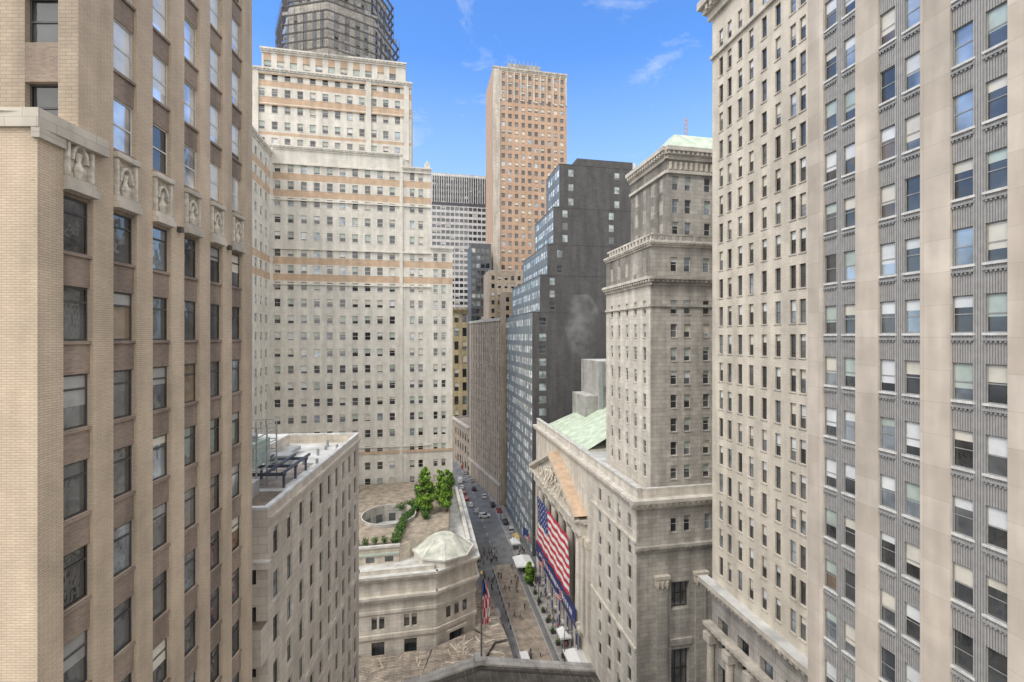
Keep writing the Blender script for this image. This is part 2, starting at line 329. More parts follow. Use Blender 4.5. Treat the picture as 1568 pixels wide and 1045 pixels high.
# ================================================================== LEFT LOWER CREAM BLOCK
def left_block():
    b=Bld("cream_stone_office_block")
    k=-0.0814; l=math.hypot(k,1); ud=(k/l,1/l)
    o=(-16.8+k*37.1,37.1)
    F=Fr(*o,ud[0],ud[1],ud[1],-ud[0])
    L=29.2; zt=-14.0
    rows=[(zt-4.2-3.75*i,zt-1.9-3.75*i) for i in range(14)]
    cols=[(1.0+2.85*i,2.15+2.85*i) for i in range(10)]
    facade(b,F,0,L,G,zt,cols,rows,"buff_stone",rec=.22,frame="frame_dark",pb=.3,bl=(.2,.5),blinds=(("blind_cream",.4),("blind_grey",.6)),sill="buff_stone")
    body(b,F,0,L,26,G,zt,"buff_stone",roof="roof_white",par=1.1,parm="coping")
    cornice(b,F,0,L,zt-.6,.7,.35,"buff_stone")
    b.box(F,"cornices","buff_stone",-.2,L,.003,.18,zt-20,zt-19.6)
    Ff=Fr(*o,1,0.08,0.08,-1)
    for i in range(8):
        z=zt-6-3.75*i
        b.box(Ff,"windows","glass_a",-1.7,-.9,.0,.02,z,z+1.9)
    b.box(Ff,"cornices","buff_stone",-9,.3,.0,.5,zt-4.6,zt-4.0,top="coping")
    b.box(Ff,"cornices","buff_stone",-9,.0,.0,1.2,zt-12,zt-9,top="roof_brown")
    zr=zt-1.1
    b.box(F,"penthouse","buff_stone",20,27.5,-24,-9,zr,zr+1.6,top="roof_white")
    b.box(F,"roof_patch","roof_brown",.6,8,-7,-.6,zr+.004,zr+.03)
    b.box(F,"roof_patch","roof_gravel",9,18,-10,-2.5,zr+.004,zr+.03)
    b.box(F,"penthouse","concrete",4,7.2,-6.6,-3.9,zr,zr+1.5,top="roof_white")
    b.box(F,"penthouse","concrete",12,16.5,-15,-11,zr,zr+2.6,top="roof_white")
    for i in range(9):
        u,n=U(17,28),U(-8,-1.5); b.cyl(F,"roof_vents","steel_grey",u,n,zr,zr+U(.5,1.1),.18,.18,8)
    b.box(F,"ducts","steel_grey",17.5,19.2,-8,-5.2,zr,zr+1.1); b.box(F,"ducts","steel_grey",19.2,24,-6.8,-6.2,zr+.3,zr+.8)
    b.finish()
    s=Bld("rooftop_steel_frame")
    for u in (9,12,15):
        s.box(F,"beams","steel_blue",u,u+.25,-9.5,-2.2,zr+1.2,zr+1.5)
        for n in (-9.3,-6,-2.5): s.box(F,"posts","steel_blue",u,u+.2,n,n+.2,zr,zr+1.2)
    for n in (-9,-6.4,-4,-2.4): s.box(F,"beams","steel_blue",8.4,16,n,n+.22,zr+1.502,zr+1.75)
    s.finish()
    t=Bld("cooling_tower_unit")
    u0,u1,n0,n1=7.5,12,-8.6,-4.4; z0=zr+2.0
    for u in (u0,(u0+u1)/2,u1):
        for n in (n0,(n0+n1)/2,n1): t.box(F,"frame","steel_grey",u,u+.12,n,n+.12,zr,z0+4.2)
    for z in (z0,z0+1.1,z0+2.2,z0+3.3,z0+4.2):
        t.box(F,"frame","steel_grey",u0,u1+.12,n0-.02,n0+.08,z,z+.09); t.box(F,"frame","steel_grey",u0,u1+.12,n1+.05,n1+.15,z,z+.09)
        t.box(F,"frame","steel_grey",u0-.02,u0+.08,n0,n1,z+.1,z+.18); t.box(F,"frame","steel_grey",u1+.05,u1+.15,n0,n1,z+.1,z+.18)
    t.box(F,"tank","patina",u0+.5,u1-.4,n0+.5,n1-.4,z0+.2,z0+2.6); t.cyl(F,"fan","steel_grey",(u0+u1)/2,-6.5,z0+2.6,z0+3.2,1.2,1.2,16)
    t.finish()
left_block()
# ================================================================== BIG CREAM TOWER
def cream_tower():
    b=Bld("cream_setback_skyscraper")
    F=front(-19.5,150.0)
    fl=5.15
    def rows(z0,z1,top=21.0):
        out=[]; k=-30
        while True:
            z=top-1.3+k*fl*1.0; k+=1
            if z-0.2<z0+.8: 
                if z>z1: break
                continue
            if z+2.6>z1-.6: break
            out.append((z,z+2.5))
        return out
    W=1.75
    pc=[(-3.6,-2.2),(-6.2,-4.8)]; pd=[(-11.0,-9.5),(-13.7,-12.2)]
    main=[(-18.9-3.78*i-W+.6,-18.9-3.78*i+.6) for i in range(10)]
    bl=dict(blinds=(("blind_green",.45),("blind_cream",.25),("blind_and_reflection_white",.2),("blind_grey",.1)),pb=.68,bl=(.25,.85),frame="frame_white",fw=.10,rec=.35,sill="pale_stone")
    ga=[("glass_a",.5),("glass_b",.25),("glass_c",.13),("glass_refl",.12)]
    T="band_tan"
    bm=[(17.4,19.5,T),(22.5,24.6,T),(43.2,45.3,T),(48.3,50.4,T)]
    facade(b,F,-6.9,0,G,29.4,pc,rows(G,29.4),"pale_stone",bands=bm[:2],glassw=ga,**bl)
    body(b,F,-6.9,0,30,G,29.4,"pale_stone")
    cornice(b,F,-6.9,0,29.4,1.2,.6,"pale_stone",ret=.5)
    facade(b,F,-16,-6.902,G,54.5,pd,rows(G,54.5),"pale_stone",bands=bm,glassw=ga,**bl)
    facade(b,F,-56.0,-16.002,G,58.5,main,rows(G,58.5),"pale_stone",bands=bm,glassw=ga,**bl)
    body(b,F,-16,-6.902,30,-20,54.5,"pale_stone",par=.8)
    body(b,F,-56,-16.002,34,-20,58.5,"pale_stone",par=.8)
    cornice(b,F,-56,-16.1,58.8,1.3,.7,"pale_stone",dent=1.2); cornice(b,F,-16,-7,54.8,1.2,.7,"pale_stone",dent=1.2,ret=.4)
    for z in (27.0,16.2,-35.0,53.0,42.0):
        b.box(F,"cornices","pale_stone",-55.9,-7.0,.003,.45,z,z+.4)
    b.box(F,"cornices",T,-55.9,-.2,.003,.3,-37.0,-36.2)
    for u in (-8.2,-15.2,-21):
        b.box(F,"turrets","pale_stone",u-.9,u+.9,-2,-.2,54.7,56.6); b.cyl(F,"turrets","patina",u,-1.1,56.6,57.8,.7,.1,8)
    for u in [-16.4,-54.9]: b.box(F,"pilasters","pale_stone",u-.5,u+.5,.003,.35,G,58)
    FB=front(-33.7,153.0)
    bb=[(64.0,65.0,T),(74.2,76.2,T),(79.3,81.2,T)]
    colB=[(-3.6-3.78*i-W,-3.6-3.78*i) for i in range(15)]
    facade(b,FB,-62,0,50,84.5,colB,rows(59.5,84.5,62.0),"pale_stone",bands=bb,glassw=ga,**bl)
    body(b,FB,-62,0,32,50,84.5,"pale_stone",par=.8); cornice(b,FB,-62,0,85,1.6,.9,"pale_stone",dent=1.3,ret=.4)
    for z in (73.4,83): b.box(FB,"cornices",T,-61.9,-.1,.003,.35,z,z+.4)
    for u in (-1.6,-13.7,-47.7): b.box(FB,"pilasters","pale_stone",u-.8,u+.8,.003,.5,59,84)
    FC=front(-36.2,155.5)
    facade(b,FC,-45,0,84,92.6,[(-3.2-3.9*i-2.2,-3.2-3.9*i) for i in range(11)],[(86.2,89.2)],"pale_stone",T,glassw=ga,**bl)
    body(b,FC,-45,0,30,84,92.6,"pale_stone",par=.9); cornice(b,FC,-45,0,93,1.5,.9,"pale_stone",dent=1.3,ret=.4)
    Fw=east(-73.6,139.4)
    wc=[(-3.2-4.4*i-1.6,-3.2-4.4*i) for i in range(7)]
    facade(b,Fw,-34,0,G,56,wc,rows(G,56),"pale_stone",bands=bm,glassw=ga,**bl)
    cornice(b,Fw,-34,0,56.6,1.6,.9,"pale_stone",dent=1.3)
    body(b,Fw,-34,0,26,G,56,"pale_stone",par=.8)
    cx,cy=FC.p(-24.5,-18,0)[:2]
    def ring(r,ph=math.pi/8,k=8): return [(cx+r*math.cos(ph+i*2*math.pi/k-.2),cy+r*math.sin(ph+i*2*math.pi/k-.2)) for i in range(k)]
    b.prism("crown","grey_and_shaded_stone",ring(19.0),92,110,top="roof_gravel"); b.prism("crown","grey_and_shaded_stone",ring(17),110,124,top="roof_gravel"); b.prism("crown","grey_and_shaded_stone",ring(13),124,137,top="roof_gravel")
    for (r,z0,z1) in ((19.1,95,107),(17.1,112,121)):
        pts=ring(r)
        for i in range(8):
            a=Vector((*pts[i],0)); c=Vector((*pts[(i+1)%8],0))
            for t in (.12,.36,.60,.80):
                q0=a.lerp(c,t); q1=a.lerp(c,t+.09)
                b.poly("crown_windows","glass_b",[(q0.x,q0.y,z0),(q1.x,q1.y,z0),(q1.x,q1.y,z1),(q0.x,q0.y,z1)])
    b.finish()
    s=Bld("scaffolding")
    for r,z0,z1 in ((21.6,93,111),(19.6,111,124),(15.5,124,136)):
        pts=ring(r)
        for i in range(8):
            a=Vector((*pts[i],0)); c=Vector((*pts[(i+1)%8],0)); n=7
            dd=(c-a).normalized(); nn=Vector((dd.y,-dd.x,0))
            f=Fr(a.x,a.y,dd.x,dd.y,nn.x,nn.y); L=(c-a).length
            for j in range(n+1):
                u=L*j/n; s.box(f,"poles","scaffold_pole",u-.05,u+.05,-.05,.05,z0,z1+1.5*R())
            z=z0+.8
            while z<z1:
                s.box(f,"ledgers","scaffold_pole",0,L,-.05,.05,z,z+.09)
                s.box(f,"decks","netting",0,L,-.7,-.1,z-.1,z-.03)
                for j in range(n):
                    if R()<.22: s.fq(f,"netting_sheets","netting",L*j/n+.1,L*(j+1)/n-.1,z+.1,z+U(.6,1.6),-.09)
                    if R()<.2:
                        u=L*j/n; s.poly("braces","scaffold_pole",[f.p(u,.09,z),f.p(u+.12,.09,z),f.p(u+L/n,.09,z+3),f.p(u+L/n-.12,.09,z+3)])
                z+=3.0
    s.finish()
cream_tower()
# ================================================================== STONE BANK WITH TERRACE
def bank():
    b=Bld("stone_bank_building")
    A=(-16.1,97.4); C=(-8.3,103.6)
    FN=front(*A)
    Lc=math.hypot(C[0]-A[0],C[1]-A[1]); cu=((C[0]-A[0])/Lc,(C[1]-A[1])/Lc)
    FC=Fr(*A,cu[0],cu[1],cu[1],-cu[0]); FE=east(*C)
    zt=-49.5
    def deco(F,u0,u1,r):
        cornice(b,F,u0,u1,zt+.1,1.5,1.0,"white_marble",dent=.9,ret=r,top="roof_white")
        cornice(b,F,u0,u1,zt-4.2,1.6,.9,"white_marble",dent=.9,ret=r)
        b.box(F,"cornices","white_marble",u0,u1,.003,.35,-62.6,-61.8); b.box(F,"cornices","white_marble",u0,u1,.003,.5,G,-68)
        b.box(F,"cornices","white_marble",u0,u1,.003,.25,-57.5,-56.9)
    kw=dict(rec=.6,frame="bronze",fw=.1,pb=.25,blinds=(("blind_cream",1),),mull=1)
    rowsN=[(-67.2,-63.4),(-60.9,-58.2)]
    colsN=[]
    for i in range(6): 
        m=-5.4-6.6*i; colsN.append((m-1.3,m+1.3))
    facade(b,FN,-46,0,G,zt,colsN,rowsN,"white_marble",**kw)
    for m in [-5.4-6.6*i for i in range(6)]:
        b.box(FN,"window_piers","white_marble",m-.22,m+.22,-.5,.01,-60.9,-58.2)
    facade(b,FC,0,Lc,G,zt,[(3.2,6.8)],[(-69.7,-64.0)],"white_marble",rec=1.2,frame="bronze",mull=1,pb=0)
    for m in (2.9,Lc/2,Lc-2.9): b.box(FC,"windows","glass_a",m-.55,m+.55,.0,.02,-60.6,-58.3)
    b.box(FC,"cornices","white_marble",2.5,7.5,.003,.5,-63.9,-63.3)
    facade(b,FE,0,46,G,zt,[(3+6.6*i,5.6+6.6*i) for i in range(6)],rowsN,"white_marble",**kw)
    deco(FN,-46,0,.3); deco(FC,0,Lc,.3); deco(FE,0,46,.3)
    r=[FN.p(-46,0,0)[:2],A,C,FE.p(46,0,0)[:2],FN.p(-46,-50,0)[:2]]
    b.poly("roof","roof_white",[(*q,zt) for q in r])
    a1=FN.p(-46,-5,0)[:2]; a2=FN.p(-8,-5,0)[:2]; a3=FE.p(9,-5.5,0)[:2]; a4=FE.p(46,-2.2,0)[:2]; a5=FN.p(-46,-50,0)[:2]
    zT=-46.0
    pts=[a1,a2,a3,a4,a5]
    ox,oy=-31.5,117.0; rr=6.6
    for i in range(5):
        j=(i+1)%5; p,q=pts[i],pts[j]
        b.poly("terrace_walls","buff_stone",[(*p,zt),(*q,zt),(*q,zT),(*p,zT)])
    def hit(th):
        d=(math.cos(th),math.sin(th)); best=None
        for i in range(5):
            (x1,y1),(x2,y2)=pts[i],pts[(i+1)%5]; ex,ey=x2-x1,y2-y1
            den=d[0]*ey-d[1]*ex
            if abs(den)<1e-9: continue
            t=((x1-ox)*ey-(y1-oy)*ex)/den; s=((x1-ox)*d[1]-(y1-oy)*d[0])/den
            if t>0 and -1e-6<=s<=1+1e-6: best=t if best is None else min(best,t)
        return (ox+d[0]*best,oy+d[1]*best)
    angs=sorted([i*2*math.pi/64 for i in range(64)]+[math.atan2(p[1]-oy,p[0]-ox)%(2*math.pi) for p in pts])
    for i in range(len(angs)):
        t0=angs[i]; t1=angs[(i+1)%len(angs)]+(2*math.pi if i==len(angs)-1 else 0)
        h0,h1=hit(t0),hit(t1)
        c0=(ox+rr*math.cos(t0),oy+rr*math.sin(t0)); c1=(ox+rr*math.cos(t1),oy+rr*math.sin(t1))
        b.poly("terrace_floor","cobble_tan",[(*c0,zT),(*h0,zT),(*h1,zT),(*c1,zT)])
    for i in range(48):
        t0=i*2*math.pi/48; t1=(i+1)*2*math.pi/48
        def q(r,t,z): return (ox+r*math.cos(t),oy+r*math.sin(t),z)
        b.poly("oculus","granite_base",[q(rr,t0,-52),q(rr,t1,-52),q(rr,t1,zT+.9),q(rr,t0,zT+.9)])
        b.poly("oculus","coping",[q(rr,t0,zT+.9),q(rr,t1,zT+.9),q(rr+.25,t1,zT+.9),q(rr+.25,t0,zT+.9)])
        b.poly("oculus","granite_base",[q(rr+.25,t0,zT),q(rr+.25,t1,zT),q(rr+.25,t1,zT+.9),q(rr+.25,t0,zT+.9)])
        if i%4<2: b.poly("oculus","glass_a",[q(rr-.03,t0,-50.5),q(rr-.03,t1,-50.5),q(rr-.03,t1,-47.4),q(rr-.03,t0,-47.4)])
        b.poly("oculus","roof_dark",[q(0,0,-51.5),q(rr,t0,-51.5),q(rr,t1,-51.5)])
    fT=front(*a2)
    b.box(fT,"cornices","patina",-38,0,.003,.3,zt+1.9,zt+2.3); b.box(fT,"cornices","coping",-38,.2,-.4,.3,zT+.003,zT+.5)
    b.box(FN,"parapet","white_marble",-46,-.4,-1.2,-.3,zt+.004,zt+.9,top="coping")
    for i in range(9): b.box(fT,"vents","glass_b",-3-4*i,-1.2-4*i,.003,.05,zt+.4,zt+1.5)
    cx,cy=-15.6,104.0
    def oc(r,z): return [(cx+r*math.cos(math.pi/8+i*math.pi/4-.2),cy+r*math.sin(math.pi/8+i*math.pi/4-.2)*.95,z) for i in range(8)]
    o0,o1,o2=oc(6.6,zt),oc(6.6,-47.7),oc(2.6,-45.0)
    for i in range(8):
        j=(i+1)%8
        b.poly("rotunda","white_marble",[o0[i],o0[j],o1[j],o1[i]]); b.poly("rotunda_roof","roof_pale",[o1[i],o1[j],o2[j],o2[i]])
        # hip ribs
        a_,c_=Vector(o1[i]),Vector(o2[i]); sd_=Vector((-(c_-a_).y,(c_-a_).x,0)).normalized()*.09; up_=Vector((0,0,.1))
        b.poly("rotunda_ribs","coping",[tuple(a_-sd_+up_),tuple(a_+sd_+up_),tuple(c_+sd_+up_),tuple(c_-sd_+up_)])
    b.poly("rotunda_roof","roof_pale",o2)
    o3,o4=oc(7.0,-48.0),oc(7.0,-47.6)
    for i in range(8):
        j=(i+1)%8; b.poly("rotunda","coping",[o3[i],o3[j],o4[j],o4[i]]); b.poly("rotunda","coping",[o4[i],o4[j],o1[j],o1[i]])
    b.box(FE,"parapet","white_marble",6,45.5,-1.4,-.5,zt+.004,zt+1.2,top="coping")
    for i in range(10):
        u,n=U(-34,-18),U(-34,-27); b.box(fT,"loungers","frame_white",u,u+.7,n,n+1.8,zT+.25,zT+.4)
        for du in (.05,.6):
            for dn in (.1,1.6): b.box(fT,"loungers","frame_grey",u+du,u+du+.05,n+dn,n+dn+.05,zT,zT+.247)
    b.finish()
    return zT,FN,FE,fT
zT,FN,FE,fT=bank()
def foliage(name,blobs,nleaf,size,mats,trunk=None):
    b=Bld(name)
    tot=sum(r[3]**2 for r in blobs)
    for (x,y,z,r,fz) in blobs:
        n=int(nleaf*r*r/tot)
        for i in range(n):
            v=Vector((random.gauss(0,1),random.gauss(0,1),random.gauss(0,1))).normalized()*r*(R()**.45)
            v*=1+.35*noise.noise(v*1.3+Vector((x,y,z)))
            c=Vector((x+v.x,y+v.y,z+v.z*fz))
            a=Vector((U(-1,1),U(-1,1),U(-1,1))).normalized(); t=a.cross(Vector((U(-1,1),U(-1,1),U(-1,1)))).normalized()
            s=size*U(.6,1.4)
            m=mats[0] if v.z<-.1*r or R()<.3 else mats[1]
            b.poly("leaves",m,[tuple(c-a*s),tuple(c+t*s*.6),tuple(c+a*s),tuple(c-t*s*.6)])
    if trunk:
        x,y,z0,z1,r=trunk
        def limb(p,q,r0,r1,k=7):
            p=Vector(p);q=Vector(q);d=(q-p).normalized();a=d.orthogonal().normalized();c=d.cross(a)
            A=[p+(a*math.cos(t*2*math.pi/k)+c*math.sin(t*2*math.pi/k))*r0 for t in range(k)];B_=[q+(a*math.cos(t*2*math.pi/k)+c*math.sin(t*2*math.pi/k))*r1 for t in range(k)]
            for i in range(k): b.poly("trunk","bark",[tuple(A[i]),tuple(A[(i+1)%k]),tuple(B_[(i+1)%k]),tuple(B_[i])])
        zm=z0+(z1-z0)*.35
        limb((x,y,z0),(x+.1,y,zm),r,r*.75); limb((x+.1,y,zm),(x,y+.1,z1),r*.75,r*.2)
        for (bx,by,bz,br,_) in blobs: limb((x+.08,y,U(zm,zm+(z1-zm)*.4)),(bx,by,bz),r*.4,r*.1)
    b.finish()
def tree(x,y,z0,h,w,mats=("leaf_a","leaf_b"),n=7000,size=.23):
    bl=[]
    for i in range(18):
        t=(i+.5)/18; zz=z0+h*(.16+.8*t); rad=w*(1-abs(t-.38)*1.1)*.55
        th=U(0,6.28); o=U(.25,.85)*rad
        bl.append((x+o*math.cos(th),y+o*math.sin(th),zz,max(.5,w*U(.27,.40)*(1.15-t*.7)),.95))
    foliage("deciduous_tree",bl,n,size,mats,(x,y,z0,z0+h*.85,.22))
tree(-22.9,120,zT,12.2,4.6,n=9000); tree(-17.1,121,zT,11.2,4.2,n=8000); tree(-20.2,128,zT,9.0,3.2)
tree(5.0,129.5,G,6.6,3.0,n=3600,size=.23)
def hedge(x0,y0,x1,y1,w,h,z,name="hedge"):
    n=max(2,int(math.hypot(x1-x0,y1-y0)/(w*.55)))
    bl=[(x0+(x1-x0)*i/n+U(-.1,.1),y0+(y1-y0)*i/n,z+h*.5,w*.62*U(.85,1.15),h/w) for i in range(n+1)]
    foliage(name,bl,int(190*n),.2,("leaf_dark","leaf_a"))
def onT(u,n): return fT.p(u,n,0)[:2]
hedge(*onT(-38,-38),*onT(-14,-38),2.2,2.4,zT); hedge(*onT(-.8,-1.5),*onT(.6,-13),1.9,1.6,zT)
hedge(*onT(.6,-13),*onT(4.6,-24),1.7,1.5,zT); hedge(*onT(6,-14),*onT(3.6,-38),1.5,1.5,zT); hedge(*onT(-1,-22),*onT(3,-25),2.2,1.5,zT)
for i in range(11):
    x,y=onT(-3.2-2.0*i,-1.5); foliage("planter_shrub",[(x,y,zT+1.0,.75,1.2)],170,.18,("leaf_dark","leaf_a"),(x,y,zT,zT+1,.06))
# ================================================================== STOCK EXCHANGE
def stock_exchange():
    b=Bld("stock_exchange_building")
    F=west(20.0,73.4); L=65.0; zc=-26.0
    W="white_marble"
    FR=front(20.0,73.4)
    rows=[(-31.6-4.25*i,-29.2-4.25*i) for i in range(8)]
    cols=[(1.9,3.3),(6.0,7.4),(10.2,11.6),(14.6,16.0)]
    facade(b,F,0,19.6,-66,zc-1.5,cols,rows,W,rec=.3,frame="bronze",pb=.5,bl=(.2,.6),sill=W)
    facade(b,F,0,19.6,G,-66.0,[(1.9,3.3),(7.2,9.8),(14.6,16.0)],[(-69.9,-67)],W,rec=.6,frame="bronze",pb=0)
    b.box(F,"cornices",W,0,19.6,.003,.35,-50.6,-50.0); b.box(F,"cornices",W,0,19.6,.003,.3,-33.2,-32.8)
    m=8.5
    arc=[F.p(m-1.6,.02,-66)]+[F.p(m-1.6*math.cos(t*math.pi/10),.02,-64.8+1.6*math.sin(t*math.pi/10)) for t in range(11)]+[F.p(m+1.6,.02,-66)]
    b.poly("arch_window","glass_a",arc)
    for t in range(10):
        t0=t*math.pi/10;t1=(t+1)*math.pi/10
        b.poly("arch_window",W,[F.p(m-1.6*math.cos(t0),.2,-64.8+1.6*math.sin(t0)),F.p(m-1.6*math.cos(t1),.2,-64.8+1.6*math.sin(t1)),F.p(m-2.1*math.cos(t1),.2,-64.8+2.1*math.sin(t1)),F.p(m-2.1*math.cos(t0),.2,-64.8+2.1*math.sin(t0))])
    u0,u1=19.6,L
    b.fq(F,"walls",W,u0,u1,-38,zc-1.5,0)
    b.fq(F,"walls",W,u0,24,G,-38,0); b.fq(F,"walls",W,60.5,u1,G,-38,0)
    b.box(F,"pilasters",W,20.0,21.6,.003,.6,-62,-41.5); b.box(F,"pilasters",W,22.2,23.8,.003,.9,-62,-41.5); b.box(F,"pilasters",W,60.8,62.2,.003,.9,-62,-41.5)
    b.box(F,"pilasters","stone_ornament",22.0,24.0,.003,1.2,-43.2,-41.6); b.box(F,"pilasters","stone_ornament",19.9,21.7,.003,.9,-43.2,-41.6)
    b.box(F,"podium",W,24,60.5,-2.0,.0,-41.5,-38)
    facade(b,Fr(*F.p(0,-2.0,0)[:2],D[0],D[1],-E[0],-E[1]),24,60.5,-62,-41.5,[(25.5+5.8*i,29.5+5.8*i) for i in range(6)],[(-60,-54),(-53,-43)],"granite_base",rec=.2,frame="bronze",mull=3,pb=0)
    facade(b,F,24,60.5,G,-62.0,[(26+5.8*i,29.2+5.8*i) for i in range(6)],[(-69.9,-65)],W,rec=.8,frame="bronze",mull=1,pb=0)
    b.poly("podium",W,[F.p(24,0,-62),F.p(60.5,0,-62),F.p(60.5,-2.2,-62),F.p(24,-2.2,-62)])
    b.box(F,"balcony",W,24,60.5,.003,1.2,-62.6,-61.9)
    for i in range(6):
        u=26.6+6.3*i
        b.cyl(F,"columns",W,u,.1,-61.2,-43.6,1.0,.85,20); b.box(F,"columns",W,u-1.3,u+1.3,-1.2,1.4,-61.9,-61.2)
        b.cyl(F,"columns","stone_ornament",u,.1,-43.6,-42.1,.85,1.35,12); b.box(F,"columns",W,u-1.4,u+1.4,-1.3,1.5,-42.1,-41.5)
    b.box(F,"entablature",W,22.6,61.8,.003,1.6,-41.498,-38.9); cornice(b,F,22.0,62.4,-38.0,.9,2.9,W,dent=.8)
    um,ap=42.2,-29.6; a,c=22.0,62.4
    n=1.7
    b.poly("pediment",W,[F.p(a+1,n,-38),F.p(c-1,n,-38),F.p(um,n,ap-.4)])
    for (s,e) in ((a,um),(c,um)):
        P=F.p
        z0,z1=-38.0,ap
        t=1.0; no=2.9
        b.poly("pediment",W,[P(s,no,z0),P(e,no,z1),P(e,no,z1+t),P(s,no,z0+t*.9)])
        b.poly("pediment",W,[P(s,no,z0),P(e,no,z1),P(e,n,z1),P(s,n,z0)])
        b.poly("pediment_roof","band_tan",[P(s,no,z0+t*.9),P(e,no,z1+t),P(e,0.003,z1+t),P(s,0.003,z0+t*.9)])
        k=24
        for i in range(k):
            f=(i+.2)/k; uu=s+(e-s)*f; zz=z0+(z1-z0)*f
            b.box(F,"pediment",W,uu-.25,uu+.25,1.71,2.6,zz-.35,zz-.02)
    cornice(b,F,0,L,zc,1.6,1.1,W,dent=1.0,ret=.0)
    b.box(F,"parapet",W,0,L,-.8,-.2,zc+.003,zc+1.5,top="coping"); b.box(F,"parapet","coping",0,L,-1.0,-.05,zc+1.503,zc+1.8)
    cornice(b,FR,-1.1,60,zc,1.6,1.1,W,dent=1.0)
    b.box(FR,"parapet",W,.8,60,-.8,-.2,zc+.003,zc+1.5,top="coping")
    fc=[(6.0,7.2),(8.4,9.6),(12.2,13.4),(14.6,15.8),(25.6,27.2)]
    facade(b,FR,0,60,-36.5,zc-1.5,fc,[(-31.9,-29.2)],"grey_and_shaded_stone",rec=.4,frame="frame_white",pb=.6)
    cornice(b,FR,-.3,60,-33.6,1.1,.8,"grey_and_shaded_stone",dent=.9)
    b.fq(FR,"walls","grey_and_shaded_stone",0,60,-38.5,-36.5,.0)
    big=[(6.1,9.4),(14.1,17.4),(22,25.3),(30,33.3)]
    facade(b,FR,0,60,G,-38.5,big,[(-69,-63.5),(-58.5,-51.0),(-44.5,-40)],"grey_and_shaded_stone",rec=.9,frame="bronze",fw=.2,mull=2,pb=.1)
    for q in big: b.box(FR,"balcony_panels","grey_and_shaded_stone",q[0]-.3,q[1]+.3,.003,.3,-50.2,-49.2)
    for u in (4.3,11.3,19.5,27.5):
        b.box(FR,"pilasters","grey_and_shaded_stone",u-.95,u+.95,.003,.35,-60,-40.2); b.box(FR,"pilasters","stone_ornament",u-1.1,u+1.1,.003,.6,-40.2,-39.0); b.box(FR,"pilasters","stone_ornament",u-1.3,u+1.3,.003,.75,-38.99,-38.5)
        for q in (-.8,0,.8): b.cyl(FR,"pilasters","stone_ornament",u+q,.5,-40.6,-39.4,.12,.3,8)
    b.box(FR,"cornices","grey_and_shaded_stone",-.3,60,.003,.9,-61.2,-60.1)
    body(b,F,0,L,60,G,zc,"white_marble",roof="roof_white",par=0,sides=(0,1,0))
    e0,e1=30,62; w0,w1,wm=-3,-29,-16
    P=F.p; ze,zr=-25.5,-18.5
    b.poly("trading_roof","roof_seam",[P(e0,w0,ze),P(e1,w0,ze),P(e1-6,wm,zr),P(e0,wm,zr)]); b.poly("trading_roof","roof_seam",[P(e0,w1,ze),P(e1,w1,ze),P(e1-6,wm,zr),P(e0,wm,zr)])
    b.poly("trading_roof","roof_seam",[P(e1,w0,ze),P(e1,w1,ze),P(e1-6,wm,zr)])
    b.box(F,"roof_plinth",W,e0,e1+.5,w1-.4,w0+.4,zc-.2,ze-.02)
    b.box(F,"mechanical_house","concrete",49,63,-34,-13.5,-21,-6.5,top="roof_white"); b.box(F,"mechanical_house","concrete",50,61,-13.4,-10,-24,-16,top="roof_white")
    for i in range(4): b.box(F,"mechanical_house","glass_b",48.9,48.95,-33+4*i,-30.2+4*i,-11,-8)
    for i in range(3): b.box(F,"mechanical_house","steel_grey",48.6,48.98,-33.5,-14.5,-13.5-i*.8,-13.2-i*.8)
    for n_ in (-22,-14.5): b.box(F,"mechanical_house","steel_grey",48.3,49,n_,n_+.4,-20,-6.6)
    FT=west(23.2,76.6); FF=front(23.2,76.6)
    S="grey_and_shaded_stone"; fl=4.0  # front faces carry their shade in the stone colour; street side stays white
    rw=[(-24.0+fl*i,-21.7+fl*i) for i in range(8)]
    cs=[(1.6,2.7),(5.0,6.1),(8.4,9.5),(11.8,12.9),(15.2,16.3)]
    kw=dict(rec=.3,frame="frame_white",pb=.75,bl=(.2,.7),blinds=(("blind_cream",.3),("blind_green",.5),("blind_and_reflection_white",.2)))
    facade(b,FT,0,18.6,zc,9.2,cs,rw,W,sill=W,**kw)
    cf=[(3.7,4.9),(6.2,7.4),(9.8,11.0),(12.3,13.5),(18.5,19.8)]
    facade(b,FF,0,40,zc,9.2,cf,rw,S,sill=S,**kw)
    body(b,FF,0,40,18.6,zc,9.2,S,par=0,sides=(0,1,1))
    for f_,e_ in ((FT,18.6),(FF,40)):
        m_=W if f_ is FT else S
        cornice(b,f_,-.5,e_,10.2,1.4,1.0,m_,dent=.9)
        b.box(f_,"cornices",m_,-.1,e_,.003,.3,5.2,5.6)
    facade(b,FT,0,18.6,10.2,15.5,cs,[(11.2,13.6)],W,**kw); facade(b,FF,0,40,10.2,15.5,cf,[(11.2,13.6)],S,**kw)
    for f_,e_ in ((FT,18.6),(FF,40)): cornice(b,f_,-.3,e_,16.2,.9,.6,W,dent=.9)
    body(b,FF,0,40,18.6,10,16.2,S,par=.6)
    for i in range(14):
        b.box(FT,"balustrade",W,.3+i*1.3,.7+i*1.3,-.6,-.25,16.3,17.3)
    b.box(FT,"balustrade",W,0,18.6,-.65,-.2,17.3,17.6); b.box(FF,"balustrade",S,0,40,-.65,-.2,17.3,17.6)
    for i in range(20): b.box(FF,"balustrade",S,.3+i*1.3,.7+i*1.3,-.6,-.25,16.3,17.3)
    Ft2=west(27.0,79.6); Ff2=front(27.0,79.6)
    r2=[(17.8+4.0*i,20.2+4.0*i) for i in range(3)]
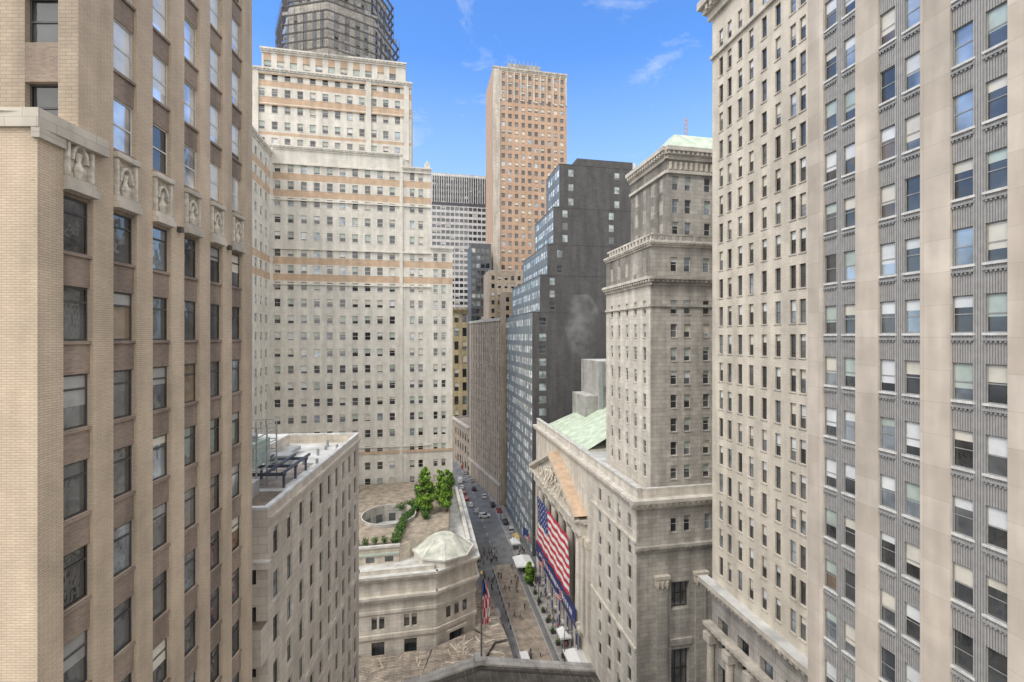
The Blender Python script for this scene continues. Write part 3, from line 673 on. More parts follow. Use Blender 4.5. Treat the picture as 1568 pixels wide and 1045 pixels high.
    facade(b,Ft2,0,14,15.5,32,[(1.4,2.6),(4.4,5.6),(7.6,8.8),(10.8,12)],r2,W,**kw); facade(b,Ff2,0,34,15.5,32,[(1.0,2.2),(3.4,4.6),(7.2,8.4),(9.6,10.8)],r2,S,**kw)
    body(b,Ff2,0,34,14,15.5,32,S,par=0)
    for f_,e_ in ((Ft2,14),(Ff2,34)):
        cornice(b,f_,-.6,e_,33,2.0,1.2,W,dent=.9); b.box(f_,"cornices",W,-.1,e_,.003,.4,28.6,29.1)
    for i in range(30): b.box(Ff2,"brackets","stone_ornament",.3+i*1.0,.7+i*1.0,.01,.35,29.3,30.6)
    P=Ff2.p
    r0=[P(0,0,33),P(34,0,33),P(34,-14,33),P(0,-14,33)]; r1=[P(1.2,-1.2,34),P(33,-1.2,34),P(33,-13,34),P(1.2,-13,34)]; r2_=[P(5,-6,38.4),P(30,-6,38.4),P(30,-8.5,38.4),P(5,-8.5,38.4)]
    for (A,B_,m_) in ((r0,r1,W),(r1,r2_,"roof_seam")):
        for i in range(4): b.poly("top_roof",m_,[A[i],A[(i+1)%4],B_[(i+1)%4],B_[i]])
    b.poly("top_roof","roof_seam",r2_)
    for q in (-.3,.3): b.cyl(Ff2,"mast","orange_brick",8+q,-7,38.4,42.3,.09,.09,6)
    for z in (39.3,40.1,40.9,41.7): b.box(Ff2,"mast","orange_brick",7.7,8.3,-7.05,-6.95,z,z+.1)
    e=b.finish()
    return F,e
NF,nyse=stock_exchange()
# ================================================================== FLAGS
def flag(name,F,u0,u1,z0,z1,n,canton_hi=True,amp=.25):
    b=Bld(name)
    nu=26; L=u1-u0; H=z1-z0
    def off(u,z): return n+amp*math.sin(u*1.1+z*.35)+amp*.5*math.sin(u*2.3-z*.6)
    def pt(fu,fz,d=0):
        u=u0+L*fu; z=z0+H*fz; return F.p(u,off(u,z)+d,z)
    for s in range(13):
        f0,f1=1-s/13,1-(s+1)/13
        m="flag_red" if s%2==0 else "flag_white"
        for i in range(nu):
            a,c=i/nu,(i+1)/nu
            can=(a>=.6 if canton_hi else c<=.4) and s<7
            b.poly("cloth","flag_blue" if can else m,[pt(a,f1),pt(c,f1),pt(c,f0),pt(a,f0)])
    for r in range(9):
        for q in range(6 if r%2==0 else 5):
            fx=(q+(.5 if r%2==0 else 1))/6*.4; fx=1-fx if canton_hi else fx
            fz=1-(r+.6)/9.2*(7/13)
            du,dz=.009,.009*L/H
            b.poly("stars","flag_white",[pt(fx-du,fz,.06),pt(fx,fz-dz,.06),pt(fx+du,fz,.06),pt(fx,fz+dz,.06)])
            b.poly("stars","flag_white",[pt(fx-du*.7,fz-dz*.7,.065),pt(fx+du*.7,fz-dz*.7,.065),pt(fx+du*.7,fz+dz*.7,.065),pt(fx-du*.7,fz+dz*.7,.065)])
    return b.finish()
flag("giant_american_flag",NF,27.2,54.5,-56.6,-43.8,2.3,True,.12)
bn=Bld("facade_banner")
bn.box(NF,"cloth","ad_panel",25.5,60,1.3,1.4,-62.6,-58.4)
x=28
while x<56:
    w=U(.5,.9); bn.box(NF,"lettering","flag_white",x,x+w,1.402,1.42,-61.2,-60.0); x+=w+U(.3,.9)
bn.finish()
for i in range(6):
    v=Bld("entrance_banner"); u=24.6+6.1*i
    v.box(NF,"cloth","ad_panel",u,u+1.3,1.25,1.3,-69.0,-63.2); v.box(NF,"emblem","flag_white",u+.35,u+.95,1.302,1.32,-66.5,-65.8); v.box(NF,"rod","steel_grey",u-.1,u+1.4,1.2,1.35,-63.18,-63.08); v.finish()
def angled_flag(u,z,col):
    b=Bld("flag_on_pole")
    p0=Vector(NF.p(u,1.5,z)); p1=Vector(NF.p(u,4.6,z+2.6))
    d=(p1-p0).normalized(); a=d.orthogonal().normalized(); c=d.cross(a)
    for k in range(6):
        t0,t1=k*math.pi/3,(k+1)*math.pi/3
        q=lambda P,t:tuple(P+(a*math.cos(t)+c*math.sin(t))*.06)
        b.poly("pole","steel_grey",[q(p0,t0),q(p0,t1),q(p1,t1),q(p1,t0)])
    s=Vector((D[0],D[1],0))
    for k in range(9):
        for j in range(4):
            f0,f1=k/9,(k+1)/9; g0,g1=j/4,(j+1)/4
            def q(f,g):
                p=p0.lerp(p1,.45+.52*g); return tuple(p+Vector((0,0,-2.4*f))+s*(.25*math.sin(g*5+f*3)))
            m="flag_blue" if (col or (k<5 and j>=2)) else ("flag_red" if k%2==0 else "flag_white")
            b.poly("cloth",m,[q(f0,g0),q(f0,g1),q(f1,g1),q(f1,g0)])
    b.finish()
for u,c in ((30,0),(45,0),(60,0),(63,1)): angled_flag(u,-58.0,c)
# ================================================================== RIGHT BUILDINGS
def right_ivory():
    b=Bld("ivory_brick_skyscraper")
    F=west(41.1-.2*44,44.0)
    s=1.0198
    L=(64.4-44)*s; u_=lambda Y:(Y-44)*s
    fl=3.8
    rows=[(-32.6+fl*i,-30.05+fl*i) for i in range(20)]
    cols=[]
    for px in (1104,1117,1133,1150,1170,1191,1214,1229,1262):
        Y=700*41.1/(px-644); u=u_(Y); cols.append((u-.42,u+.42))
    facade(b,F,0,L,-34,46,cols,rows,"ivory_brick",rec=.25,frame="frame_dark",fw=.07,pb=.5,bl=(.25,.6),sill="cream_stone",blinds=(("blind_cream",.7),("blind_and_reflection_white",.3)))
    body(b,F,0,L,30,-34,46,"ivory_brick")
    cornice(b,F,0,L,47.6,3.0,1.6,"cream_stone",dent=.9,ret=.8); b.box(F,"cornices","cream_stone",0,L+.1,.003,.35,39,39.5)
    cornice(b,F,-.5,L,-34,1.8,1.5,"cream_stone",dent=.8,ret=.8,top="roof_white")
    facade(b,F,0,L,G,-36.0,[(1.5+4.0*i,3.6+4.0*i) for i in range(5)],[(-69,-64),(-62,-57),(-55.5,-51),(-49.5,-45),(-43,-38.5)],"granite_base",rec=.8,frame="bronze",mull=1,pb=.2)
    b.fq(F,"walls","granite_base",0,L,-36,-34,0)
    for i in range(6): b.cyl(F,"columns","cream_stone",.5+4.0*i,.5,-66,-42.5,.55,.5,14); b.box(F,"columns","cream_stone",-.2+4.0*i,1.2+4.0*i,.0,1.2,-42.5,-41.3)
    cornice(b,F,0,L,-40.0,1.3,1.2,"cream_stone",dent=.8,ret=.4)
    body(b,F,0,L,30,G,-34,"granite_base",par=0)
    b.finish()
right_ivory()
def right_near():
    b=Bld("limestone_office_tower")
    F=west(29.7,0.0); s=1.0198
    Ys=[33.6-4.03*i for i in range(6)]
    P=F.p
    z0,z1=G,33
    pr=.16
    rows=[(11.35+3.7*i,13.4+3.7*i) for i in range(-21,5)]
    cols=[]
    for y in Ys: cols+= [((y-1.0)*s,y*s),((y-2.5)*s,(y-1.5)*s)]
    cols=sorted(cols)
    us=sorted([x for c in cols for x in c])
    edges=[us[0]-1.6]+us+[34.9*s]
    for k in range(0,len(edges),2):
        a,c=edges[k],edges[k+1]
        if (c-a)>1.0:
            b.fq(F,"walls","limestone_big",a,c,z0,z1,pr)
            for q in (a,c): b.poly("walls","limestone_big",[P(q,-.1,z0),P(q,pr,z0),P(q,pr,z1),P(q,-.1,z1)])
        else: b.fq(F,"metal_mullions","ribbed_metal",a,c,z0,z1,.06); [b.poly("metal_mullions","ribbed_metal",[P(q,0,z0),P(q,.06,z0),P(q,.06,z1),P(q,0,z1)]) for q in (a,c)]
    for c in cols:
        facade(b,F,c[0],c[1],z0,z1,[(c[0]+.001,c[1]-.001)],rows,"ribbed_metal","ribbed_metal",rec=.14,frame="frame_grey",fw=.06,pb=.8,bl=(.25,.75),
               blinds=(("blind_and_reflection_white",.35),("blind_cream",.35),("blind_green",.3)),glassw=[("glass_near",.3),("glass_b",.2),("glass_c",.15),("glass_refl",.25),("glass_warm",.1)],sill="frame_white",ac=.0)
        for r in rows:
            b.box(F,"spandrel_caps","frame_grey",c[0]-.05,c[1]+.05,.02,.12,r[0]-.42,r[0]-.3)
            for k in range(5):
                uu=c[0]+.08+k*.2; b.box(F,"spandrel_caps","frame_grey",uu,uu+.09,.02,.10,r[0]-.52,r[0]-.422)
    body(b,F,us[0]-1.6,34.9*s,25,z0,z1,"limestone_big",par=.5)
    b.finish()
right_near()
# ================================================================== MID-DISTANCE RIGHT SIDE
def glass_stepped():
    b=Bld("stepped_glass_office_building")
    tiers=[(62,0,G,-2),(52,0.0,-2,8),(45,2.5,8,20),(36,5,20,30),(25,7,30,42),(16,9,42,56)]
    o=(6.5,146.0)
    for (uf,w,z0,z1) in tiers:
        ox,oy=o[0]+E[0]*w,o[1]+E[1]*w
        F=west(ox,oy); fl=4.0
        n=int((z1-z0)/fl); ps=(z1-z0)/max(1,n)
        rows=[(z0+ps*i+.9,z0+ps*i+3.3) for i in range(n)]
        facade(b,F,0,uf,z0,z1,colgrid(.5,uf-.3,2.6,2.3),rows,"spandrel_slate",rec=.08,frame="frame_grey",fw=.08,glassw=[("glass_sky",.6),("glass_teal",.4)],pb=.35,bl=(.3,1),blinds=(("blind_and_reflection_white",1),))
        FF=front(ox,oy)
        c=[(3.2,5.0)] if w<6 else [(3.0,4.8),(19,20.8)]
        if w==0: c=[(2.2,4.6)]
        facade(b,FF,0,40-w,z0,z1,c,rows,"dark_brick",rec=.15,frame="frame_grey",glassw=[("glass_teal",.6),("glass_b",.4)],pb=.5,bl=(.3,.9),blinds=(("blind_grey",.5),("blind_green",.5)))
        body(b,FF,0,40-w,uf,z0,z1,"dark_brick",par=.0 if z1<0 else .5,sides=(0,1,1),roof="roof_gravel",parm="dark_brick")
    F=front(o[0]+E[0]*24,o[1]+E[1]*24+2)
    b.box(F,"penthouse","dark_brick",-8,12,-12,-2,55,60); b.box(F,"penthouse","white_panel",9,15,-14,-6,56,61.5)
    for i in range(5): b.cyl(F,"vents","steel_grey",-6+3*i,-7,60,61.8,.5,.5,8)
    b.finish()
glass_stepped()
def simple(name,X0,X1,Y,z1,dep,wall,colp,colw,fl,wh,z0=G,side=None,span=None,gl=GL,pb=.4,roofm="roof_gravel",bl=(("blind_cream",.6),("blind_and_reflection_white",.4)),bands=(),rec=.3,crown=None,fine=False):
    b=Bld(name)
    F=front(X0,Y); L=(X1-X0)/E[0]
    n=int((z1-z0-2)/fl)
    rows=[(z1-2.5-wh-fl*i,z1-2.5-fl*i) for i in range(n)]
    rows=[r for r in rows if r[0]>z0+.3]
    cols=colgrid((colp-colw)*.6,L-.3,colp,colw)
    facade(b,F,0,L,z0,z1,cols,rows,wall,span,rec=rec,glassw=gl,pb=pb,bl=(.3,.9),blinds=bl,fine=fine,bands=bands)
    body(b,F,0,L,dep,z0,z1,wall,sides=(1,1,1),roof=roofm)
    if crown: crown(b,F,L)
    b.finish(); return F
def tcrown(b,F,L):
    cornice(b,F,0,L,159,2.5,.8,"cream_stone",ret=.3)
    b.box(F,"pier_strips","cream_stone",.05,4.2,.003,.5,G,158)
    for i in range(11): b.box(F,"crown_piers","cream_stone",4.25+4.0*i,5.1+4.0*i if 5.1+4*i<L else L,.003,.5,140,156.4)
    b.box(F,"penthouse","concrete",10,30,-20,-5,158,165); 
    for i in range(7): b.box(F,"penthouse","steel_grey",12+2.5*i,12.3+2.5*i,-5,-4.6,158,167)
def fins(b,F,L):
    for i in range(int(L/1.65)): b.box(F,"fins","white_panel",1.65*i+.2,1.65*i+.65,.003,.7,98,118)
    b.box(F,"fins","spandrel_dark",0,L,.003,.2,96,98)
simple("tan_brick_skyscraper",-11.2,33.2,268,158,30,"orange_brick",4.0,2.1,4.7,2.6,crown=tcrown,bl=(("blind_cream",1),),pb=.35)
simple("white_gridded_skyscraper",-58,-12,330,119,40,"white_panel",3.3,2.7,4.3,2.4,gl=[("glass_b",.7),("glass_c",.3)],pb=.1,bands=((98.5,117,"spandrel_dark"),),crown=fins)
simple("dark_glass_tower",-22.5,-11.6,252,52,20,"spandrel_dark",2.6,2.2,4.2,2.6,gl=[("glass_b",.5),("glass_teal",.2),("glass_a",.3)],pb=.1)
simple("brown_brick_office_building",-11.5,7,232,34,25,"tan_far",3.4,1.6,4.2,2.2)
simple("brown_brick_office_building",-4,8,221,22,12,"brown_stone_near",3.4,1.6,4.2,2.2)
simple("red_brick_setback_building",-14,8,225,9,20,"orange_brick",3.2,1.5,4.2,2.3)
simple("yellow_stone_building",-42,-22,282,17,30,"yellow_stone",5.0,2.6,8.5,5.2,crown=lambda b,F,L:cornice(b,F,0,L,18,2.5,1.8,"yellow_stone",dent=1.6,ret=.5))
simple("grey_mechanical_tower",41,52,300,113,16,"concrete",2.2,1.1,5,3.5)
simple("white_office_tower",56,72,262,98,16,"white_panel",3,2.3,4.2,2.4,gl=[("glass_b",1)])
simple("white_office_tower",51,63,230,84,16,"concrete",3,2.0,4.2,2.4)
def tan_street():
    b=Bld("tan_brick_street_building")
    A=Vector((-4.6,190.0,0)); C=Vector((-21.6,233,0)); d=(C-A).normalized(); L=(C-A).length
    F=Fr(A.x,A.y,d.x,d.y,-d.y,d.x)
    rows=[(-60+4.1*i,-57.6+4.1*i) for i in range(16)]
    facade(b,F,0,L,G,8,colgrid(1,L-1,2.7,1.3),rows,"tan_far","brown_brick",rec=.2,pier=.12,fine=False,pb=.45,bands=(),bl=(.3,.9))
    b.box(F,"cornices","cream_stone",0,L,.13,.7,-62,-61); b.box(F,"cornices","cream_stone",0,L,.13,.6,7,8)
    body(b,F,0,L,22,G,8,"tan_far",par=.6)
    facade(b,F,L+.01,L+34,G,-46,colgrid(L+1.5,L+33,5,2.6),[(-69,-64),(-61,-57),(-54.5,-50.5)],"brown_stone_near",rec=.4,fine=False)
    body(b,F,L+.01,L+34,20,G,-46,"brown_stone_near",par=.6)
    cornice(b,F,L+.1,L+34,-46,1.5,1.2,"cream_stone")
    b.finish()
tan_street()
simple("distant_office_block",-120,-40,420,30,40,"tan_far",5,2.5,4.5,2.5)
simple("distant_office_block",-70,-30,360,-10,30,"grey_and_shaded_stone",5,2.5,4.5,2.5)
# ================================================================== FOREGROUND TEMPLE ROOF
def fedhall():
    b=Bld("greek_revival_hall")
    F=front(-4.2,60.0)
    z=-43.0; sl=.2; w=16
    P=F.p
    for s in (-1,1):
        b.poly("roof","roof_slate",[P(0,0,z),P(s*w,0,z-sl*w),P(s*w,45,z-sl*w),P(0,45,z)])
        b.poly("coping","granite_base",[P(0,-1.4,z+.25),P(s*w,-1.4,z-sl*w+.25),P(s*w,.1,z-sl*w+.25),P(0,.1,z+.25)])
        b.poly("coping","granite_base",[P(0,.1,z+.25),P(s*w,.1,z-sl*w+.25),P(s*w,.1,z-sl*w-.3),P(0,.1,z-.3)])
        b.poly("coping","granite_base",[P(0,-1.4,z+.25),P(s*w,-1.4,z-sl*w+.25),P(s*w,-1.4,z-sl*w-1),P(0,-1.4,z-1)])
        b.poly("gutter","bronze",[P(0,.7,z+.05),P(s*w,.7,z-sl*w+.05),P(s*w,1.0,z-sl*w+.05),P(0,1.0,z+.05)])
        for k in range(1,16): b.poly("roof_seams","roof_brown",[P(s*k,.1,z-sl*k+.01),P(s*(k+.07),.1,z-sl*(k+.07)+.04),P(s*(k+.07),45,z-sl*(k+.07)+.04),P(s*k,45,z-sl*k+.01)])
    b.poly("pediment","granite_base",[P(-w,-1,z-sl*w),P(w,-1,z-sl*w),P(0,-1,z)])
    b.box(F,"entablature","granite_base",-w,w,-1.2,45,z-sl*w-3,z-sl*w-.01)
    for i in range(8):
        b.cyl(F,"columns","granite_base",-14.5+29*i/7,-.2,G+5,z-sl*w-3,.85,.75,16)
    b.box(F,"cella","granite_base",-w+1,w-1,3,45,G,z-sl*w-3)
    for i in range(12): b.box(F,"steps","granite_base",-w-1,w+1,-1.5-i*.4,3,G+5-.42*(i+1),G+5-.42*i)
    b.box(F,"apex_block","granite_base",-.7,.7,-1.2,.4,z+.26,z+.9)
    b.finish()
    f=Bld("flagpole_with_flag")
    f.cyl(F,"pole","scaffold_pole",.25,-.4,z+.9,-31.2,.13,.07,10); f.cyl(F,"finial","car_yellow",.25,-.4,-31.2,-30.9,.16,.1,8)
    k=14
    for s in range(k):
        for j in range(5):
            z0,z1=-32-6.0*s/k,-32-6.0*(s+1)/k
            def q(j,z):
                t=(z+32)/-6; return F.p(.35+.17*j*(.5+.8*math.sin(t*2.6)),-.4+.35*math.sin(j*1.9+t*3),z)
            m="flag_blue" if (s<5 and j<3) else ("flag_red" if (j+s//3)%2==0 else "flag_white")
            f.poly("cloth",m,[q(j,z0),q(j+1,z0),q(j+1,z1),q(j,z1)])
    f.finish()
fedhall()
# ================================================================== GROUND & STREET
g=Bld("ground"); g.poly("ground_sheet","asphalt_ground",[(-3000,-1000,G-.02),(3000,-1000,G-.02),(3000,5000,G-.02),(-3000,5000,G-.02)]); g.finish()
S=Fr(12.4,0,D[0],D[1],E[0],E[1])
r=Bld("road"); 
r.poly("asphalt_surface","asphalt",[S.p(60,-60,G),S.p(60,60,G),S.p(104,60,G),S.p(104,-60,G)])
r.poly("asphalt_surface","asphalt",[S.p(104,3,G),S.p(104,22,G),S.p(420,22,G),S.p(420,3,G)])
for i in range(60):
    u=150+i*3.2
    if i%2==0: r.poly("markings","paint_white",[S.p(u,11.0,G+.004),S.p(u,11.15,G+.004),S.p(u+1.8,11.15,G+.004),S.p(u+1.8,11.0,G+.004)])
r.finish()
p=Bld("pavement")
p.box(S,"left_walk","paving",106,300,-.2,3.4,G-.01,G+.13); p.box(S,"left_kerb","kerb",106,300,3.402,3.6,G-.01,G+.14)
p.box(S,"right_walk","paving",76,300,17.6,21.8,G-.01,G+.13); p.box(S,"right_kerb","kerb",76,300,17.4,17.598,G-.01,G+.14)
p.box(S,"plaza","cobble_tan",84,141,9.6,15.9,G-.01,G+.10); p.box(S,"plaza_kerb","kerb",84,141,9.4,9.598,G-.01,G+.11); p.box(S,"plaza_kerb2","kerb",84,141,15.902,16.1,G-.01,G+.11)
p.finish()
def deck():
    b=Bld("sidewalk_shed")
    polys=[[(-16.5,96.2),(-8.8,102.0),(-3.6,98.5),(-7,89.5),(-17.5,87.5)],[(-17.0,96.4),(-17.6,87.3),(-46,81.5),(-46,90.8)],[(-8.4,103),(-3.5,98.6),(-1.0,99.5),(-6.2,119),(-11,119)],[(-7,89.3),(-3.5,98.4),(-.8,99.3),(1.5,88),(-6,84)]]
    zs=[-65.6,-65.9,-65.8,-66.3]
    for P_,z in zip(polys,zs):
        b.prism("deck","wood_plank",P_,z,z+.3)
        for i in range(len(P_)):
            q0,q1=Vector(P_[i]),Vector(P_[(i+1)%len(P_)]); n=max(1,int((q1-q0).length/2.5))
            for k in range(n):
                q=q0.lerp(q1,k/n); f=Fr(q.x,q.y,1,0,0,1); b.box(f,"posts","steel_grey",-.06,.06,-.06,.06,G,z-.003)
        for i in range(24):
            w=[R() for _ in P_]; t=sum(w); x=sum(a*q[0] for a,q in zip(w,P_))/t; y=sum(a*q[1] for a,q in zip(w,P_))/t
            th=U(0,3.14); f=Fr(x,y,math.cos(th),math.sin(th),-math.sin(th),math.cos(th)); b.box(f,"loose_boards",random.choice(["wood_plank","tan_far","cream_stone"]),0,U(1.5,3),0,.3,z+.31,z+.36+.03*R())
    b.finish()
deck()
# ================================================================== VEHICLES
def vehicle(name,x,y,ang,paint,kind="car",z=G+.005):
    b=Bld(name)
    c,s=math.cos(ang),math.sin(ang); F=Fr(x,y,c,s,-s,c)
    P=lambda u,n,zz:F.p(u,n,z+zz)
    if kind=="car":
        st=[(-2.25,.45,.72,.72),(-2.15,.28,.95,.86),(-1.5,.25,1.02,.92),(-.9,.25,1.0,.93),(.7,.25,.98,.93),(1.5,.25,.88,.9),(2.1,.28,.74,.84),(2.28,.42,.6,.7)]
        cab=[(-1.75,1.0,.8,),(-1.15,1.44,.66),(.25,1.46,.66),(1.05,.97,.8)]
    elif kind=="suv":
        st=[(-2.3,.5,.9,.8),(-2.25,.3,1.1,.92),(-1.5,.28,1.12,.95),(0,.28,1.1,.95),(1.0,.28,1.08,.95),(2.05,.3,.98,.9),(2.35,.45,.7,.78)]
        cab=[(-2.15,1.1,.85),(-1.9,1.72,.72),(.4,1.75,.72),(1.15,1.08,.85)]
    else:
        st=[(-2.8,.5,1.3,.95),(-2.75,.35,1.4,1.0),(0,.35,1.4,1.02),(1.6,.35,1.35,1.0),(2.5,.4,1.0,.95),(2.75,.5,.8,.85)]
        cab=[(-2.74,1.4,.98),(-2.6,2.4,.9),(1.0,2.4,.88),(2.0,1.3,.94)]
    rings=[]
    for (u,z0,z1,w) in st: rings.append([P(u,-w,z0),P(u,-w,z0+(z1-z0)*.6),P(u,-w*.9,z1),P(u,w*.9,z1),P(u,w,z0+(z1-z0)*.6),P(u,w,z0)])
    for a,d in zip(rings,rings[1:]):
        for i in range(6): b.poly("body",paint,[a[i],a[(i+1)%6],d[(i+1)%6],d[i]])
    b.poly("body",paint,rings[0]); b.poly("body",paint,rings[-1])
    (u0,z0,w0),(u1,z1,w1),(u2,z2,w2),(u3,z3,w3)=cab
    gm="glass_a"; sm=gm if kind!="van" else paint
    b.poly("roof",paint,[P(u1,-w1,z1),P(u2,-w2,z2),P(u2,w2,z2),P(u1,w1,z1)])
    b.poly("glazing",gm,[P(u2,-w2,z2),P(u3,-w3,z3),P(u3,w3,z3),P(u2,w2,z2)]); b.poly("glazing",gm if kind!="van" else paint,[P(u0,-w0,z0),P(u1,-w1,z1),P(u1,w1,z1),P(u0,w0,z0)])
    for sg in (-1,1):
        b.poly("glazing",sm,[P(u0,sg*w0,z0),P(u1,sg*w1,z1),P(u2,sg*w2,z2),P(u3,sg*w3,z3)])
        um=(u1+u2)/2; b.poly("pillars",paint,[P(um-.05,sg*(w0+.01),z0),P(um+.05,sg*(w0+.01),z0),P(um+.05,sg*(w1+.01),z1),P(um-.05,sg*(w1+.01),z1)])
        for uw in (st[0][0]+.85,st[-1][0]-.85):
            k=12; r_=.34
            na,nb=sg*.72,sg*.97
            A=[P(uw+r_*math.cos(t*2*math.pi/k),na,.34+r_*math.sin(t*2*math.pi/k)) for t in range(k)];B_=[P(uw+r_*math.cos(t*2*math.pi/k),nb,.34+r_*math.sin(t*2*math.pi/k)) for t in range(k)]
            for i in range(k): b.poly("wheels","tyre",[A[i],A[(i+1)%k],B_[(i+1)%k],B_[i]])
            b.poly("wheels","tyre",B_)
        e=st[-1][0]; bk=st[0][0]
        b.poly("lights","lamp_white",[P(e-.06,sg*.5,.62),P(e-.06,sg*.78,.62),P(e-.12,sg*.78,.76),P(e-.12,sg*.5,.76)]); b.poly("lights","lamp_red",[P(bk-.02,sg*.5,.75),P(bk-.02,sg*.72,.75),P(bk-.02,sg*.72,.9),P(bk-.02,sg*.5,.9)])
    b.finish()
sd=math.atan2(D[1],D[0])
vehicle("parked_suv",-10.8,178,.15,"car_white","suv"); vehicle("parked_car",-17.2,190,sd,"car_white"); vehicle("parked_car",-19.8,197.5,sd,"car_red"); vehicle("parked_car",-21.8,205,sd,"car_red")
vehicle("parked_car",-23.2,212,sd,"car_white"); vehicle("parked_van",-25.2,221,sd,"car_white","van"); vehicle("parked_car",-17.5,210,sd,"car_black"); vehicle("parked_car",-19.8,222,sd,"car_silver"); vehicle("parked_suv",-2.5,172,sd,"car_black","suv"); vehicle("parked_suv",-.5,165,sd,"car_silver","suv")
vehicle("delivery_van",1.2,157,sd,"car_yellow","van"); vehicle("delivery_van",2.6,97.5,sd,"car_white","van")
vehicle("parked_car",-24,235,sd,"car_silver"); vehicle("parked_car",-26.5,246,sd,"car_red"); vehicle("parked_car",-14.3,183,sd,"car_silver"); vehicle("parked_suv",-8.0,190,sd,"car_black","suv")
vehicle("parked_car",-5.2,184,sd,"car_red"); vehicle("parked_car",-12.2,200,sd,"car_white"); vehicle("parked_suv",-2.6,108,sd,"car_black","suv"); vehicle("parked_car",-3.9,115,sd,"car_silver")
def tent(x,y,w,l,h):
    b=Bld("white_security_tent"); F=west(x,y)
    for u in (0,l):
        for n in (0,w): b.cyl(F,"posts","steel_grey",u,n,G,G+h,.06,.06,8)
    a=[F.p(-.2,-.2,G+h),F.p(l+.2,-.2,G+h),F.p(l+.2,w+.2,G+h),F.p(-.2,w+.2,G+h)]; t=[F.p(l*.15,w/2,G+h+1),F.p(l*.85,w/2,G+h+1)]
    b.poly("canopy","paint_white",[a[0],a[1],t[1],t[0]]); b.poly("canopy","paint_white",[a[3],a[2],t[1],t[0]]); b.poly("canopy","paint_white",[a[0],a[3],t[0]]); b.poly("canopy","paint_white",[a[1],a[2],t[1]])
    c=[q[:2]+(G+h-.4,) for q in a]
    for i in range(4): b.poly("canopy","paint_white",[a[i],a[(i+1)%4],c[(i+1)%4],c[i]])
    b.fq(F,"back_panel","paint_white",0,l,G,G+h,0.01)
    b.finish()
tent(6.4,135,5,6,2.8); tent(16.2,92.5,3.8,6.5,2.8); tent(2.6,150,2.6,3,2.6); tent(13.2,103,2.2,3,2.6)
for i in range(22):
    b=Bld("crowd_barrier"); F=Fr(*S.p(86+i*2.6,16.8,0)[:2],D[0],D[1],E[0],E[1])
    b.box(F,"rails","steel_grey",0,2.3,-.02,.02,G+.95,G+1.0); b.box(F,"rails","steel_grey",0,2.3,-.02,.02,G+.2,G+.25)
    for k in range(8): b.box(F,"bars","steel_grey",.05+.31*k,.08+.31*k,-.012,.012,G+.25,G+.95)
    for u in (.2,2.0): b.box(F,"feet","steel_grey",u,u+.05,-.3,.3,G+.01,G+.06)
    b.finish()
for i in range(12):
    b=Bld("street_planter"); F=Fr(*S.p(98+i*4.2,18.4,0)[:2],1,0,0,1); b.cyl(F,"pot","bronze",0,0,G+.13,G+.8,.4,.55,10); b.finish()
    x,y=S.p(98+i*4.2,18.4,0)[:2]; foliage("planter_shrub",[(x,y,G+1.1,.5,1)],60,.16,("leaf_dark","leaf_a"))
for i in range(10):
    b=Bld("bollard"); F=Fr(*S.p(110+i*3,9.0,0)[:2],1,0,0,1); b.cyl(F,"post","bronze",0,0,G,G+.95,.14,.12,10); b.cyl(F,"cap","bronze",0,0,G+.95,G+1.08,.16,.05,10); b.finish()
for i,(u,n) in enumerate(((112,3.0),(130,3.0),(96,18),(118,18),(150,18),(150,3),(170,3),(175,18))):
    b=Bld("street_lamp"); F=Fr(*S.p(u,n,0)[:2],1,0,0,1)
    b.cyl(F,"base","bronze",0,0,G+.13,G+.9,.22,.14,10); b.cyl(F,"pole","bronze",0,0,G+.9,G+7.5,.09,.06,8); b.box(F,"arm","bronze",-.04,1.6,-.04,.04,G+7.4,G+7.5); b.box(F,"lantern","frame_grey",1.2,1.9,-.15,.15,G+7.25,G+7.4); b.finish()
